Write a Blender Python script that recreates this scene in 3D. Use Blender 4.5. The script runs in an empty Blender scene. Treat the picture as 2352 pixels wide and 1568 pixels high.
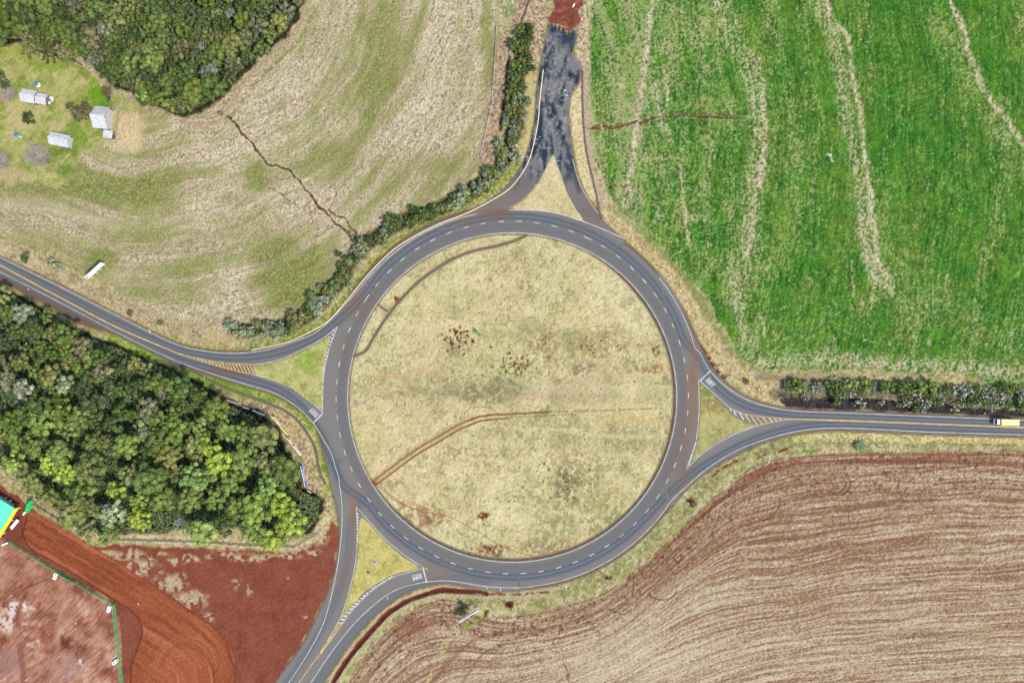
import bpy, math, random
import numpy as np
from mathutils import Vector, Matrix, geometry
PI = math.pi
random.seed(7)
RNG = np.random.default_rng(11)
sc = bpy.context.scene
COL = sc.collection

# ------------------------------------------------------------------ camera
H = 307.2                      # flying height, metres
S = 460.8 / 2352.0             # metres per survey unit on the ground
CX, CY = 1176.0, 784.0
cam = bpy.data.cameras.new('camera'); camo = bpy.data.objects.new('camera', cam); COL.objects.link(camo)
cam.lens = 24; cam.sensor_width = 36; cam.clip_start = 1; cam.clip_end = 6000
camo.location = (0, 0, H); camo.rotation_euler = (0, 0, 0)
sc.camera = camo
# ------------------------------------------------------------------ world, sun, exposure
SUN_EL, SUN_AZ = math.radians(52), math.atan2(-0.55, 0.83)   # sun stands over the lower right
w = bpy.data.worlds.new('World'); sc.world = w; w.use_nodes = True
nt = w.node_tree; nt.nodes.clear()
sky = nt.nodes.new('ShaderNodeTexSky'); sky.sky_type = 'NISHITA'; sky.sun_disc = False
sky.sun_elevation = SUN_EL; sky.sun_rotation = PI / 2 - SUN_AZ
bg = nt.nodes.new('ShaderNodeBackground'); bg.inputs[1].default_value = 0.15
wo = nt.nodes.new('ShaderNodeOutputWorld')
nt.links.new(sky.outputs[0], bg.inputs[0]); nt.links.new(bg.outputs[0], wo.inputs[0])
sl = bpy.data.lights.new('sun', 'SUN'); sl.energy = 2.6; sl.angle = math.radians(5); sl.color = (1.0, 0.93, 0.82)
so = bpy.data.objects.new('sun', sl); COL.objects.link(so)
sd = Vector((math.cos(SUN_AZ) * math.cos(SUN_EL), math.sin(SUN_AZ) * math.cos(SUN_EL), math.sin(SUN_EL)))
so.rotation_euler = sd.to_track_quat('Z', 'Y').to_euler()
sc.view_settings.view_transform = 'Standard'; sc.view_settings.look = 'None'
sc.view_settings.exposure = 0.85; sc.view_settings.gamma = 1.0
KALB = 1.75                    # ground colours below are as seen; divided by this they are albedos

# ------------------------------------------------------------------ helpers
def XY(x, y, z=0.0):
    k = (1 - z / H) * S
    return ((x - CX) * k, (CY - y) * k)
def P3(x, y, z=0.0):
    a, b = XY(x, y, z); return Vector((a, b, z))
def tag(o, label=None, cat=None, group=None, kind=None):
    if label: o['label'] = label
    if cat: o['category'] = cat
    if group: o['group'] = group
    if kind: o['kind'] = kind
    return o
def empty(name, loc=(0, 0, 0), rz=0.0):
    o = bpy.data.objects.new(name, None); COL.objects.link(o); o.location = loc; o.rotation_euler = (0, 0, rz)
    o.empty_display_size = .5
    return o
def srgb(r, g, b, k=1.0):
    def f(c):
        c = c / 255.0
        return (c / 12.92 if c <= .04045 else ((c + .055) / 1.055) ** 2.4) / k
    return (f(r), f(g), f(b), 1.0)
def alb(r, g, b): return srgb(r, g, b, KALB)

class MB:
    def __init__(s): s.v = []; s.f = []; s.m = []; s.cur = 0
    def quad(s, a, b, c, d):
        n = len(s.v); s.v += [tuple(a), tuple(b), tuple(c), tuple(d)]; s.f.append((n, n+1, n+2, n+3)); s.m.append(s.cur)
    def tri(s, a, b, c):
        n = len(s.v); s.v += [tuple(a), tuple(b), tuple(c)]; s.f.append((n, n+1, n+2)); s.m.append(s.cur)
    def box(s, c, d, rz=0.0, M=None):
        hx, hy, hz = d[0]/2, d[1]/2, d[2]/2
        n = len(s.v); cr, sr = math.cos(rz), math.sin(rz)
        for x, y, z in ((-1,-1,-1),(1,-1,-1),(1,1,-1),(-1,1,-1),(-1,-1,1),(1,-1,1),(1,1,1),(-1,1,1)):
            px, py, pz = x*hx, y*hy, z*hz
            if M is not None:
                q = M @ Vector((px, py, pz)); s.v.append((c[0]+q.x, c[1]+q.y, c[2]+q.z))
            else: s.v.append((c[0]+px*cr-py*sr, c[1]+px*sr+py*cr, c[2]+pz))
        for q in ((0,3,2,1),(4,5,6,7),(0,1,5,4),(1,2,6,5),(2,3,7,6),(3,0,4,7)):
            s.f.append(tuple(n+i for i in q)); s.m.append(s.cur)
    def tube(s, pts, rad, k=6, cap=True):
        pts = [Vector(p) for p in pts]
        if not hasattr(rad, '__len__'): rad = [rad]*len(pts)
        rings = []
        for i, p in enumerate(pts):
            a = pts[max(i-1, 0)]; b = pts[min(i+1, len(pts)-1)]
            t = (b-a); t = t.normalized() if t.length > 1e-9 else Vector((0,0,1))
            u = t.cross(Vector((0,0,1)) if abs(t.z) < .9 else Vector((1,0,0))).normalized(); v = t.cross(u)
            n = len(s.v)
            for j in range(k):
                an = 2*PI*j/k; q = p + (u*math.cos(an)+v*math.sin(an))*rad[i]; s.v.append(tuple(q))
            rings.append(n)
        for a, b in zip(rings, rings[1:]):
            for j in range(k):
                s.f.append((a+j, a+(j+1)%k, b+(j+1)%k, b+j)); s.m.append(s.cur)
        if cap:
            s.f.append(tuple(rings[0]+j for j in range(k))[::-1]); s.m.append(s.cur)
            s.f.append(tuple(rings[-1]+j for j in range(k))); s.m.append(s.cur)
    def mesh(s, name, mats, smooth=False):
        me = bpy.data.meshes.new(name); me.from_pydata(s.v, [], s.f)
        for m in (mats if isinstance(mats, (list, tuple)) else [mats]): me.materials.append(m)
        me.polygons.foreach_set('material_index', s.m)
        if smooth: me.polygons.foreach_set('use_smooth', [True]*len(s.f))
        me.update(); return me
    def build(s, name, mats, parent=None, smooth=False):
        o = bpy.data.objects.new(name, s.mesh(name, mats, smooth)); COL.objects.link(o)
        if parent: o.parent = parent
        return o

# ---- materials
def mat(name, rgb, rough=.8, var=.12, scale=2.0, metal=0.0, rgb2=None, bump=0.0, spec=.3):
    m = bpy.data.materials.new(name); m.use_nodes = True; t = m.node_tree; b = t.nodes['Principled BSDF']
    b.inputs['Roughness'].default_value = rough; b.inputs['Metallic'].default_value = metal
    b.inputs['Specular IOR Level'].default_value = spec
    tc = t.nodes.new('ShaderNodeTexCoord'); n = t.nodes.new('ShaderNodeTexNoise')
    n.inputs['Scale'].default_value = scale; n.inputs['Detail'].default_value = 5
    t.links.new(tc.outputs['Object'], n.inputs['Vector'])
    r = t.nodes.new('ShaderNodeValToRGB'); r.color_ramp.elements[0].position = .3; r.color_ramp.elements[1].position = .7
    c2 = rgb2 or tuple(c*(1+var) for c in rgb[:3])+(1,); c1 = rgb if rgb2 else tuple(c*(1-var) for c in rgb[:3])+(1,)
    r.color_ramp.elements[0].color = c1; r.color_ramp.elements[1].color = c2
    t.links.new(n.outputs['Fac'], r.inputs[0]); t.links.new(r.outputs[0], b.inputs['Base Color'])
    if bump:
        bp = t.nodes.new('ShaderNodeBump'); bp.inputs['Strength'].default_value = bump
        t.links.new(n.outputs['Fac'], bp.inputs['Height']); t.links.new(bp.outputs[0], b.inputs['Normal'])
    return m
def leaf_mat(name, lo=.62, hi=1.45, second=None, frac=.0):
    """leaf colour = the object's own colour, every leaf cluster a little lighter or darker"""
    m = bpy.data.materials.new(name); m.use_nodes = True; t = m.node_tree; b = t.nodes['Principled BSDF']
    b.inputs['Roughness'].default_value = .7; b.inputs['Specular IOR Level'].default_value = .15
    oi = t.nodes.new('ShaderNodeObjectInfo'); ge = t.nodes.new('ShaderNodeNewGeometry')
    mr = t.nodes.new('ShaderNodeMapRange'); mr.inputs['To Min'].default_value = lo; mr.inputs['To Max'].default_value = hi
    t.links.new(ge.outputs['Random Per Island'], mr.inputs['Value'])
    tc = t.nodes.new('ShaderNodeTexCoord'); no = t.nodes.new('ShaderNodeTexNoise'); no.inputs['Scale'].default_value = .55
    t.links.new(tc.outputs['Object'], no.inputs['Vector'])
    m2 = t.nodes.new('ShaderNodeMapRange'); m2.inputs['From Min'].default_value = .3; m2.inputs['From Max'].default_value = .7
    m2.inputs['To Min'].default_value = .75; m2.inputs['To Max'].default_value = 1.25
    t.links.new(no.outputs['Fac'], m2.inputs['Value'])
    mu = t.nodes.new('ShaderNodeMath'); mu.operation = 'MULTIPLY'
    t.links.new(mr.outputs[0], mu.inputs[0]); t.links.new(m2.outputs[0], mu.inputs[1])
    vm = t.nodes.new('ShaderNodeVectorMath'); vm.operation = 'SCALE'
    t.links.new(oi.outputs['Color'], vm.inputs[0]); t.links.new(mu.outputs[0], vm.inputs['Scale'])
    out = vm.outputs[0]
    if second:
        mx = t.nodes.new('ShaderNodeMix'); mx.data_type = 'RGBA'; mx.inputs['B'].default_value = second
        gt = t.nodes.new('ShaderNodeMath'); gt.operation = 'MULTIPLY_ADD'
        t.links.new(no.outputs['Fac'], gt.inputs[0]); gt.inputs[1].default_value = 1.4; gt.inputs[2].default_value = frac - 1.2
        ad = t.nodes.new('ShaderNodeMath'); ad.operation = 'ADD'; t.links.new(gt.outputs[0], ad.inputs[0]); t.links.new(ge.outputs['Random Per Island'], ad.inputs[1])
        st = t.nodes.new('ShaderNodeMath'); st.operation = 'GREATER_THAN'; st.inputs[1].default_value = .5
        t.links.new(ad.outputs[0], st.inputs[0]); t.links.new(st.outputs[0], mx.inputs['Factor']); t.links.new(out, mx.inputs['A'])
        out = mx.outputs['Result']
    t.links.new(out, b.inputs['Base Color'])
    return m

# ------------------------------------------------------------------ curves
def cr(pts, step=7.0, closed=False):
    """Catmull-Rom through pts, resampled about every step units"""
    P = [np.array(p, float) for p in pts]; n = len(P); out = []
    rng = range(n if closed else n-1)
    for i in rng:
        p1, p2 = P[i], P[(i+1) % n]
        p0 = P[(i-1) % n] if (closed or i > 0) else 2*p1-p2
        p3 = P[(i+2) % n] if (closed or i+2 < n) else 2*p2-p1
        m = max(1, int(np.linalg.norm(p2-p1)/step))
        for j in range(m):
            t = j/m
            out.append(.5*((2*p1)+(-p0+p2)*t+(2*p0-5*p1+4*p2-p3)*t*t+(-p0+3*p1-3*p2+p3)*t**3))
    if not closed: out.append(P[-1])
    return np.array(out)
RC = np.array([1176.5, 912.5])     # centre of the roundabout
def ringpt(r, deg):                # degrees clockwise from the top of the map
    a = math.radians(deg); return (RC[0]+r*math.sin(a), RC[1]-r*math.cos(a))
def dist_line(X, Y, pts, pad=40):
    D = np.full(X.shape, 1e3, np.float32); pts = np.asarray(pts, float)
    x0, y0 = pts.min(0)-pad; x1, y1 = pts.max(0)+pad
    sel = np.nonzero((X > x0) & (X < x1) & (Y > y0) & (Y < y1)); x = X[sel]; y = Y[sel]
    d = np.full(x.shape, 1e6)
    for a, b in zip(pts[:-1], pts[1:]):
        bx0, bx1 = min(a[0], b[0])-pad, max(a[0], b[0])+pad; by0, by1 = min(a[1], b[1])-pad, max(a[1], b[1])+pad
        k = np.nonzero((x > bx0) & (x < bx1) & (y > by0) & (y < by1))[0]
        if not len(k): continue
        ab = b-a; L = max(ab@ab, 1e-9); t = np.clip(((x[k]-a[0])*ab[0]+(y[k]-a[1])*ab[1])/L, 0, 1)
        d[k] = np.minimum(d[k], (x[k]-a[0]-t*ab[0])**2+(y[k]-a[1]-t*ab[1])**2)
    D[sel] = np.minimum(np.sqrt(d), 1e3); return D
def inside(X, Y, poly):
    poly = np.asarray(poly, float); r = np.zeros(X.shape, bool)
    x0, y0 = poly.min(0); x1, y1 = poly.max(0)
    sel = np.nonzero((X >= x0) & (X <= x1) & (Y >= y0) & (Y <= y1)); x = X[sel]; y = Y[sel]; q = np.zeros(x.shape, bool)
    n = len(poly)
    for i in range(n):
        ax, ay = poly[i]; bx, by = poly[(i+1) % n]
        if ay == by: continue
        q ^= ((ay > y) != (by > y)) & (x < (bx-ax)*(y-ay)/(by-ay)+ax)
    r[sel] = q; return r
def sdf(X, Y, poly, pad=40):
    """positive inside"""
    c = np.vstack([poly, poly[:1]]); d = dist_line(X, Y, c, pad); return np.where(inside(X, Y, poly), d, -d)

# ------------------------------------------------------------------ noise
def vnoise(x, y, seed=0):
    xi = np.floor(x).astype(np.int64); yi = np.floor(y).astype(np.int64); fx = (x-xi); fy = (y-yi)
    fx = fx*fx*(3-2*fx); fy = fy*fy*(3-2*fy)
    def h(a, b):
        n = (a*374761393+b*668265263+seed*2147483647+seed*97) & 0xffffffff
        n = ((n ^ (n >> 13))*1274126177) & 0xffffffff
        return ((n ^ (n >> 16)) & 0xffff).astype(np.float32)/65535.0
    a = h(xi, yi); b = h(xi+1, yi); c = h(xi, yi+1); d = h(xi+1, yi+1)
    return (a+(b-a)*fx)*(1-fy)+(c+(d-c)*fx)*fy
def fbm(x, y, sc_, octv=4, seed=0, gain=.5):
    s = 0; amp = 1; tot = 0; f = 1/sc_
    for o in range(octv):
        s = s+amp*vnoise(x*f+17.3*o, y*f-9.1*o, seed+o*13); tot += amp; amp *= gain; f *= 2.03
    v = s/tot
    return np.clip((v-.5)*1.9+.5, 0, 1)
def sm(a, b, x): t = np.clip((x-a)/(b-a), 0, 1); return t*t*(3-2*t)

# ------------------------------------------------------------------ road outlines (survey units)
W_TOP = [(-60,560),(0,588),(136,653),(292,732),(401,785),(476,803),(544,807),(612,799),(680,778),(731,755),(790,697),(838,638)]
W_BOT = [(748,1064),(737,1020),(726,984),(706,958),(680,938),(629,907),(561,887),(476,860),(391,829),(330,800),(258,765),(187,744),(102,697),(0,645),(-60,612)]
RW = np.vstack([cr(W_TOP), [(870,690),(790,850),(790,960),(800,1050)], cr(W_BOT)])
S_L = [(748,1064),(758,1102),(765,1135),(772,1165),(779,1205),(778,1245),(769.6,1304.5),(753,1358),(729.5,1411),(694,1480),(649,1542),(600,1610)]
S_R = [(700,1620),(747,1560),(780,1512),(812,1467),(850,1425),(890,1390),(940,1358),(991,1344),(1026,1340),(1086,1349),(1145,1356),(1194,1356)]
RS = np.vstack([cr(S_L), cr(S_R), [(1190,1312),(1000,1270),(880,1180),(800,1060)]])
E_T = [(1512,624),(1545,670),(1576,722),(1609,796),(1637,846),(1675,884),(1717,911),(1766,928),(1831,939),(1965,944),(2133,951),(2352,960),(2460,964)]
E_B = [(2460,1010),(2352,1004),(2133,997),(1982,990),(1898,989),(1831,997),(1764,1013),(1714,1034),(1644,1071),(1590,1110),(1543,1162)]
RE = np.vstack([cr(E_T), cr(E_B), [(1520,1110),(1540,1075),(1576,920),(1540,750)]])
N_W = [(1261,52),(1250,110),(1240,160),(1232,230),(1228,279),(1216,335),(1203,371),(1183,403),(1160,433),(1127,459),(1095,476),(1050,500),(1000,525)]
N_E = [(1440,556),(1412,532),(1394,514),(1378,490),(1351,455),(1330,413),(1318,367),(1310,315),(1305,262),(1310,222),(1330,188),(1331,144),(1314,125),(1324,82),(1316,70),(1311,78)]
RN = np.vstack([cr(N_W), [(1100,520),(1300,530),(1400,580)], cr(N_E), [(1306,70),(1303,84),(1298,73),(1293,62),(1289,76),(1285,58),(1280,72),(1276,56),(1271,66),(1268,50),(1265,60)]])
I_W = cr([(586,840),(646,828),(697,804),(741,780),(757,772),(752,803),(744,847),(740,891),(739,938),(714,924),(673,893),(629,876),(600,864),(586,858)], 5, True)
I_S = cr([(827,1192),(838,1192),(880,1237),(922,1275),(962,1302),(935,1311),(897,1322),(846,1352),(816,1382),(790,1412),(782,1422),(789,1400),(806,1349),(818,1296),(823,1251),(824,1205)], 5, True)
I_E = cr([(1608,886),(1629,898),(1668,939),(1704,966),(1734,978),(1679,997),(1629,1027),(1590,1057),(1597,1030),(1603,1000),(1608,943)], 5, True)
I_N = cr([(1271,358),(1279,379),(1289,405),(1302,443),(1322,479),(1337,506),(1279,489),(1230,482),(1178,479),(1204,458),(1236,422),(1256,383)], 5, True)
ISL = [I_W, I_S, I_E, I_N]
def rin(X, Y):      # the island edge; its gutter is wider from the north-east round to the south-west
    a = np.degrees(np.arctan2(X-RC[0], -(Y-RC[1]))) % 360
    return 376.5-5.5*sm(20, 50, a)*(1-sm(215, 250, a))
def on_road(X, Y):
    r = np.hypot(X-RC[0], Y-RC[1])
    m = (r < 441) & (r > 360)
    for p in (RW, RS, RE, RN): m |= inside(X, Y, p)
    m &= r > rin(X, Y)
    for p in ISL: m &= ~inside(X, Y, p)
    return m

# ------------------------------------------------------------------ ground painting on a fine grid
GS = 0.40
nx, ny = int(500/GS), int(345/GS)
gx = (np.arange(nx)-(nx-1)/2)*GS; gy = (np.arange(ny)-(ny-1)/2)*GS
WX, WY = np.meshgrid(gx, gy)
X = WX/S+CX; Y = CY-WY/S
n1 = fbm(X, Y, 24, 4, 1); n2 = fbm(X, Y, 60, 4, 2); n3 = fbm(X, Y, 9, 3, 3); n4 = fbm(X, Y, 150, 3, 4)
nf = fbm(X, Y, 4.2, 2, 5); nf2 = fbm(X, Y, 2.6, 2, 6)
wX = X+(fbm(X, Y, 22, 4, 7)-.5)*16; wY = Y+(fbm(X, Y, 22, 4, 8)-.5)*16
C = np.zeros(X.shape+(3,), np.float32); Z = np.zeros(X.shape, np.float32); REG = np.zeros(X.shape, np.int8)
def c3(r, g, b): return np.array([r, g, b], np.float32)/255
def mix(m, rgb):
    m = np.clip(m, 0, 1); ry = np.flatnonzero(m.any(1)); rx = np.flatnonzero(m.any(0))
    if not len(ry): return
    q = (slice(ry[0], ry[-1]+1), slice(rx[0], rx[-1]+1)); m = m[q][..., None]
    C[q] = C[q]*(1-m)+(rgb[q] if isinstance(rgb, np.ndarray) and rgb.ndim == 3 else c3(*rgb))*m
def ramp(t, *cols):
    t = np.clip(t, 0, 1)*(len(cols)-1); out = np.zeros(t.shape+(3,), np.float32)
    for i in range(len(cols)):
        wgt = np.clip(1-np.abs(t-i), 0, 1)[..., None]; out += wgt*c3(*cols[i])
    return out
def spots(x, y, cell, lo, seed): return sm(lo, lo+.12, fbm(x, y, cell, 2, seed))
DX1 = X[0]; DY1 = Y[:, 0]
def box_of(p, pad):
    x0, y0 = p.min(0)-pad; x1, y1 = p.max(0)+pad
    i0, i1 = np.searchsorted(DX1, (x0, x1)); j0, j1 = np.searchsorted(-DY1, (-y1, -y0))
    return (slice(j0, max(j1, j0+1)), slice(i0, max(i1, i0+1)))
def put(q, m, rgb):
    m = np.clip(m, 0, 1)[..., None]
    C[q] = C[q]*(1-m)+(rgb[q] if isinstance(rgb, np.ndarray) and rgb.ndim == 3 else c3(*rgb))*m
def stroke(pts, wd, rgb, a=1.0, soft=1.5, warp=.35, patch=0, seed=0, pcell=6):
    q = box_of(np.array(pts, float), wd+soft+14); x, y = X[q], Y[q]
    d = dist_line(x+(wX[q]-x)*warp, y+(wY[q]-y)*warp, cr(pts, 8), wd+soft+12)
    m = 1-sm(wd/2-soft, wd/2+soft, d)
    if patch: m = m*sm(patch-.12, patch+.12, fbm(x, y, pcell, 3, 60+seed))
    put(q, m*a, rgb)
def blob(x, y, rx, ry, rgb, a=1.0, patch=0, seed=0, pcell=6, soft=.5):
    q = box_of(np.array([(x-rx*1.3, y-ry*1.3), (x+rx*1.3, y+ry*1.3)]), 12)
    e = np.hypot((wX[q]-x)/rx, (wY[q]-y)/ry); m = 1-sm(1-soft, 1+soft*.3, e)
    if patch: m = m*sm(patch-.12, patch+.12, fbm(X[q], Y[q], pcell, 3, 90+seed))
    put(q, m*a, rgb)
def area(poly, soft=3.0, warp=1.0):
    return sm(-soft, soft, sdf(X+(wX-X)*warp, Y+(wY-Y)*warp, cr(poly, 12, True)))

# verges everywhere to begin with
C = ramp(.55*n3+.45*nf, (150,140,95), (196,180,130), (216,198,150))
mix(sm(.5, .8, n1)*.5, (150,152,84)); mix(spots(X, Y, 7, .68, 21)*.5, (120,112,80))
Z += (nf-.5)*.25

# --- stubble field, upper left
SF = [(-80,-60),(1158,-60),(1150,60),(1141,130),(1130,220),(1116,330),(1098,392),(1040,432),(960,472),(900,512),(850,552),(810,600),(752,660),(700,702),(620,738),(540,755),(450,752),(360,728),(300,690),(240,650),(160,600),(80,566),(0,540),(-80,500)]
m = area(SF, 2.5, .5); REG[m > .5] = 1
fx, fy = X-350, (Y+50)*1.05
fu = np.hypot(fx, fy)+(n4-.5)*30; fv = np.arctan2(fy, fx)*520
st1 = fbm(fu/5, fv/9, 1, 3, 31); st2 = fbm(fu/26, fv/120, 1, 3, 32); st3 = fbm(fu/2.4, fv/3.4, 1, 2, 33); st4 = fbm(fu/22, fv/500, 1, 3, 34); st5 = fbm(fu/3.2, fv/60, 1, 2, 35)
stub = ramp(sm(.25, .75, .08*st1+.34*st3+.33*nf2+.10*st4+.15*st5), (156,136,102), (190,172,136), (214,196,162), (230,215,186))
green = ramp(.5*nf2+.5*st3, (96,104,44), (132,138,68), (174,174,108))
gm = .30*st2+.22*n1+.48*st4
for (bx, by, rx, ry, s_) in ((660,600,90,90,.62),(700,660,100,60,.4),(590,405,32,36,.5),(880,110,60,150,.45),(850,250,50,80,.35),(770,360,80,50,.42),(1000,560,10,10,0),(120,430,180,45,.5),(300,450,140,60,.35),(480,560,130,60,.28),(235,600,34,30,.9),(820,420,110,50,.22),(330,300,60,80,.15),(1040,90,60,200,-.1),(1040,350,70,90,.15),(150,560,160,40,.3),(400,640,160,40,.3),(1010,380,80,40,.3),(950,300,90,90,-.3),(560,300,120,100,-.18),(470,480,60,60,-.2),(720,480,90,60,-.25),(540,650,50,70,-.4),(1000,450,100,50,.2),(1120,80,16,120,.6)):
    gm = gm+s_*np.exp(-(((wX-bx)/rx)**2+((wY-by)/ry)**2))
gmask = sm(.50, 1.0, gm+.10*(st1-.5)+.55*(st3-.5)+.55*(nf2-.5))
fld = stub*(1-gmask[..., None]*.9)+green*gmask[..., None]*.9
mix(m, fld)
stroke([(-20,470),(120,480),(300,520),(520,480)], 26, (208,190,156), .35, 8)
stroke([(540,430),(620,470),(700,560)], 20, (210,192,160), .3, 8)
Z += m*((st3-.5)*.06)
# erosion gullies
def gully(pts, wd, col, depth=.5, lip=(214,196,160), seed=0):
    d = dist_line(X+(wX-X)*.5, Y+(wY-Y)*.5, cr(pts, 5), 30); d = d+(nf-.5)*1.8
    mix((1-sm(wd*.9, wd*2.3, d))*.45, lip); mix(1-sm(wd*.35, wd*.75, d), col); global Z
    Z -= (1-sm(wd*.2, wd*1.0, d))*depth
gully([(519,269),(544,294),(569,323),(601,361),(620,376),(661,392),(684,414),(706,444),(728,471),(754,492),(775,516),(796,534),(811,552)], 4.2, (92,68,50))
gully([(754,481),(781,498),(799,516),(817,536),(815,552)], 3.4, (98,72,52))
gully([(612,404),(615,430),(638,439),(656,456),(680,471)], 2.4, (120,92,66), .3)
stroke([(505,258),(519,268)], 9, (110,90,66), .7)
blob(806,538,14,20,(120,84,62),.7,.5,3,4)

# --- farm lawn
LW = [(-80,110),(20,100),(60,100),(120,120),(200,160),(245,200),(300,232),(350,250),(280,262),(262,300),(235,330),(180,360),(150,420),(80,420),(0,420),(-80,430)]
m = area(LW, 9); REG[m > .55] = 2
lawn = ramp(.5*n1+.3*n3+.2*nf, (108,130,48), (148,158,74), (188,180,114), (206,188,140))
mix(m, lawn)
for b in ((120,150,40,18,(130,160,40),.6),(225,215,30,28,(104,160,24),.75),(245,240,16,12,(96,160,24),.8),(170,305,26,26,(110,150,40),.55),(160,340,28,26,(92,128,38),.6),(150,390,24,14,(80,118,40),.6),(10,120,60,16,(160,172,70),.6),(60,250,50,30,(206,190,130),.6),(300,300,40,46,(226,198,150),.75),(290,330,50,24,(224,200,156),.55),(130,200,50,26,(196,192,118),.5),(20,400,60,14,(196,164,134),.6),(60,460,70,14,(196,172,140),.4),(40,285,60,16,(212,186,136),.55),(12,345,40,20,(160,160,90),.4)):
    blob(*b)
stroke([(420,276),(470,290),(505,280),(530,240),(560,190),(620,130),(670,80),(700,20),(712,-60)], 9, (186,160,134), .7, 3)
stroke([(510,295),(545,250),(580,200),(640,140),(690,90),(720,30)], 8, (110,132,52), .55, 4, patch=.4)
stroke([(330,222),(298,228),(276,248),(268,275),(265,300),(262,318)], 6, (178,156,126), .9, 1.5)
stroke([(159,356),(140,374)], 4, (196,180,146), .9, 1); stroke([(190,150),(216,172)], 2, (206,200,186), .9, .8)
stroke([(258,238),(254,270),(250,290)], 8, (170,140,120), .5, 3)
blob(248,208,16,18,(106,86,72),.85); blob(8,230,14,12,(196,140,116),.7); blob(62,262,6,12,(170,110,84),.5)

# --- green crop field, upper right
CF = [(1352,-60),(1352,60),(1346,130),(1350,290),(1376,400),(1418,470),(1478,528),(1540,590),(1600,656),(1650,728),(1688,792),(1724,832),(1800,846),(2000,852),(2200,856),(2460,872),(2460,-80)]
m = area(CF, 3, .8); REG[m > .5] = 3
cu = X+.00022*(Y-500)**2-((X-1350)*.10)*(1-Y/900)+(n4-.5)*14; cv = Y
s1 = fbm(cu/3.6, cv/15, 1, 3, 41); s2 = fbm(cu/10, cv/110, 1, 3, 42); s3 = fbm(cu/26, cv/400, 1, 2, 43)
rows = fbm(cu/2.3, cv/70, 1, 2, 44)
crop = ramp(.36*nf+.22*s1+.16*n3+.26*rows, (36,70,20), (66,108,34), (92,138,46), (136,168,84))
crop = crop+(n2[..., None]-.5)*np.array([.10, .03, .02])*1.2
mix(m, crop)
bare = sm(.60, 1.0, .26*s1+.50*nf2+.24*nf+.30*(s3-.5)+.16*(s2-.5)+.30*(1-sm(1400, 1900, X-.15*(Y-400)))+.02+.14*(n2-.5))
mix(m*bare*.72, (200,186,144))
yl = sm(.5, .8, n1*.6+s2*.4)*.35; mix(m*yl, (100,156,40))
tan = ramp(nf, (176,156,116), (206,188,150), (222,206,176))
def streak(pts, wd, a, lo=.42, seed=0):
    wd *= 1.55; d = dist_line(X+(wX-X)*.5, Y+(wY-Y)*.2, cr(pts, 10), wd+20)
    q = (1-sm(wd*.05, wd*.85, d))*sm(lo-.25, lo+.3, .35*fbm(cu/4, cv/50, 1, 3, 70+seed)+.30*nf+.35*nf2)
    mix(m*q*min(a*1.15, 1), tan)
streak([(1498,-20),(1486,90),(1476,180),(1464,280),(1452,380),(1438,470)], 9, .95, .3, 1)
streak([(1640,-20),(1690,90),(1722,180),(1742,260),(1744,360),(1722,460),(1712,560),(1690,690)], 36, .68, .48, 2)
streak([(1740,130),(1752,200),(1754,300),(1750,400),(1738,440),(1728,520),(1714,590)], 7, .95, .32, 3)
streak([(1860,-20),(1905,60),(1928,150),(1942,260),(1968,370),(1988,470),(2000,600),(2040,660)], 24, .72, .44, 4)
streak([(1895,-10),(1910,40),(1948,90),(1960,170),(1974,250),(1984,330),(1996,430),(2006,520),(2020,610),(2045,640)], 8, .98, .28, 5)
streak([(1974,500),(1984,570),(2004,640)], 12, .8, .4, 6)
streak([(2166,-20),(2210,60),(2226,120),(2262,210),(2300,260),(2352,330),(2400,400)], 9, .95, .32, 7)
streak([(2140,40),(2230,180),(2290,290),(2352,380)], 34, .4, .55, 8)
streak([(1525,150),(1530,210),(1535,250)], 5, .7, .3, 9); streak([(1505,200),(1520,280),(1540,320)], 12, .7, .4, 10)
streak([(1567,-10),(1570,80)], 3, .6, .4, 11); streak([(1565,380),(1572,460),(1580,560)], 4, .8, .35, 12)
streak([(1690,700),(1700,740),(1720,780)], 16, .7, .4, 13); streak([(1750,730),(1754,770)], 4, .8, .3, 14)
streak([(1955,600),(1962,680)], 3, .7, .3, 15); streak([(2172,630),(2178,700)], 3, .6, .3, 16)
streak([(1700,840),(1860,826),(2000,836),(2200,846),(2360,860)], 30, .75, .45, 17)
streak([(2040,650),(2140,700),(2240,750),(2360,770)], 60, .35, .6, 18)
blob(1600,500,36,16,(206,192,150),.8,.55,5,5); blob(1510,490,24,20,(196,180,136),.6,.5,6,5); blob(1430,200,14,14,(214,196,160),.8,.5,7,5)
stroke([(1340,40),(1346,200),(1362,360),(1400,470),(1450,520)], 22, (204,184,150), .75, 6, patch=.35)
stroke([(1400,478),(1470,530),(1540,600),(1610,690),(1668,780),(1730,842),(1780,862)], 12, (112,140,50), .4, 5)
for x_, y_ in ((1802,776),(1842,776),(1876,776),(1914,776),(1986,776),(2046,784),(2092,778),(2126,782),(2162,783),(2272,789),(2310,793),(2345,795)):
    blob(x_, y_, 5.5, 3.8, (206,176,158), .9, soft=.6)
blob(1903,363,10,3,(226,212,196),.95); blob(1880,392,8,3,(180,180,110),.4)
blob(1690,640,26,12,(190,176,130),.55,.5,8,5); blob(1860,560,10,6,(206,190,150),.5)
gully([(1330,293),(1400,293),(1470,280),(1520,268),(1600,268),(1660,272),(1716,271)], 3.0, (84,74,44), .3)
stroke([(1350,293),(1420,290),(1475,280),(1525,266)], 12, (116,74,50), .75, 3, patch=.5)
stroke([(1540,264),(1620,262),(1690,270)], 9, (104,84,50), .75, 2, patch=.45, seed=4)
gully([(1370,372),(1390,410),(1430,432),(1470,440),(1480,455)], 2.0, (120,80,56), .2)

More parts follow.
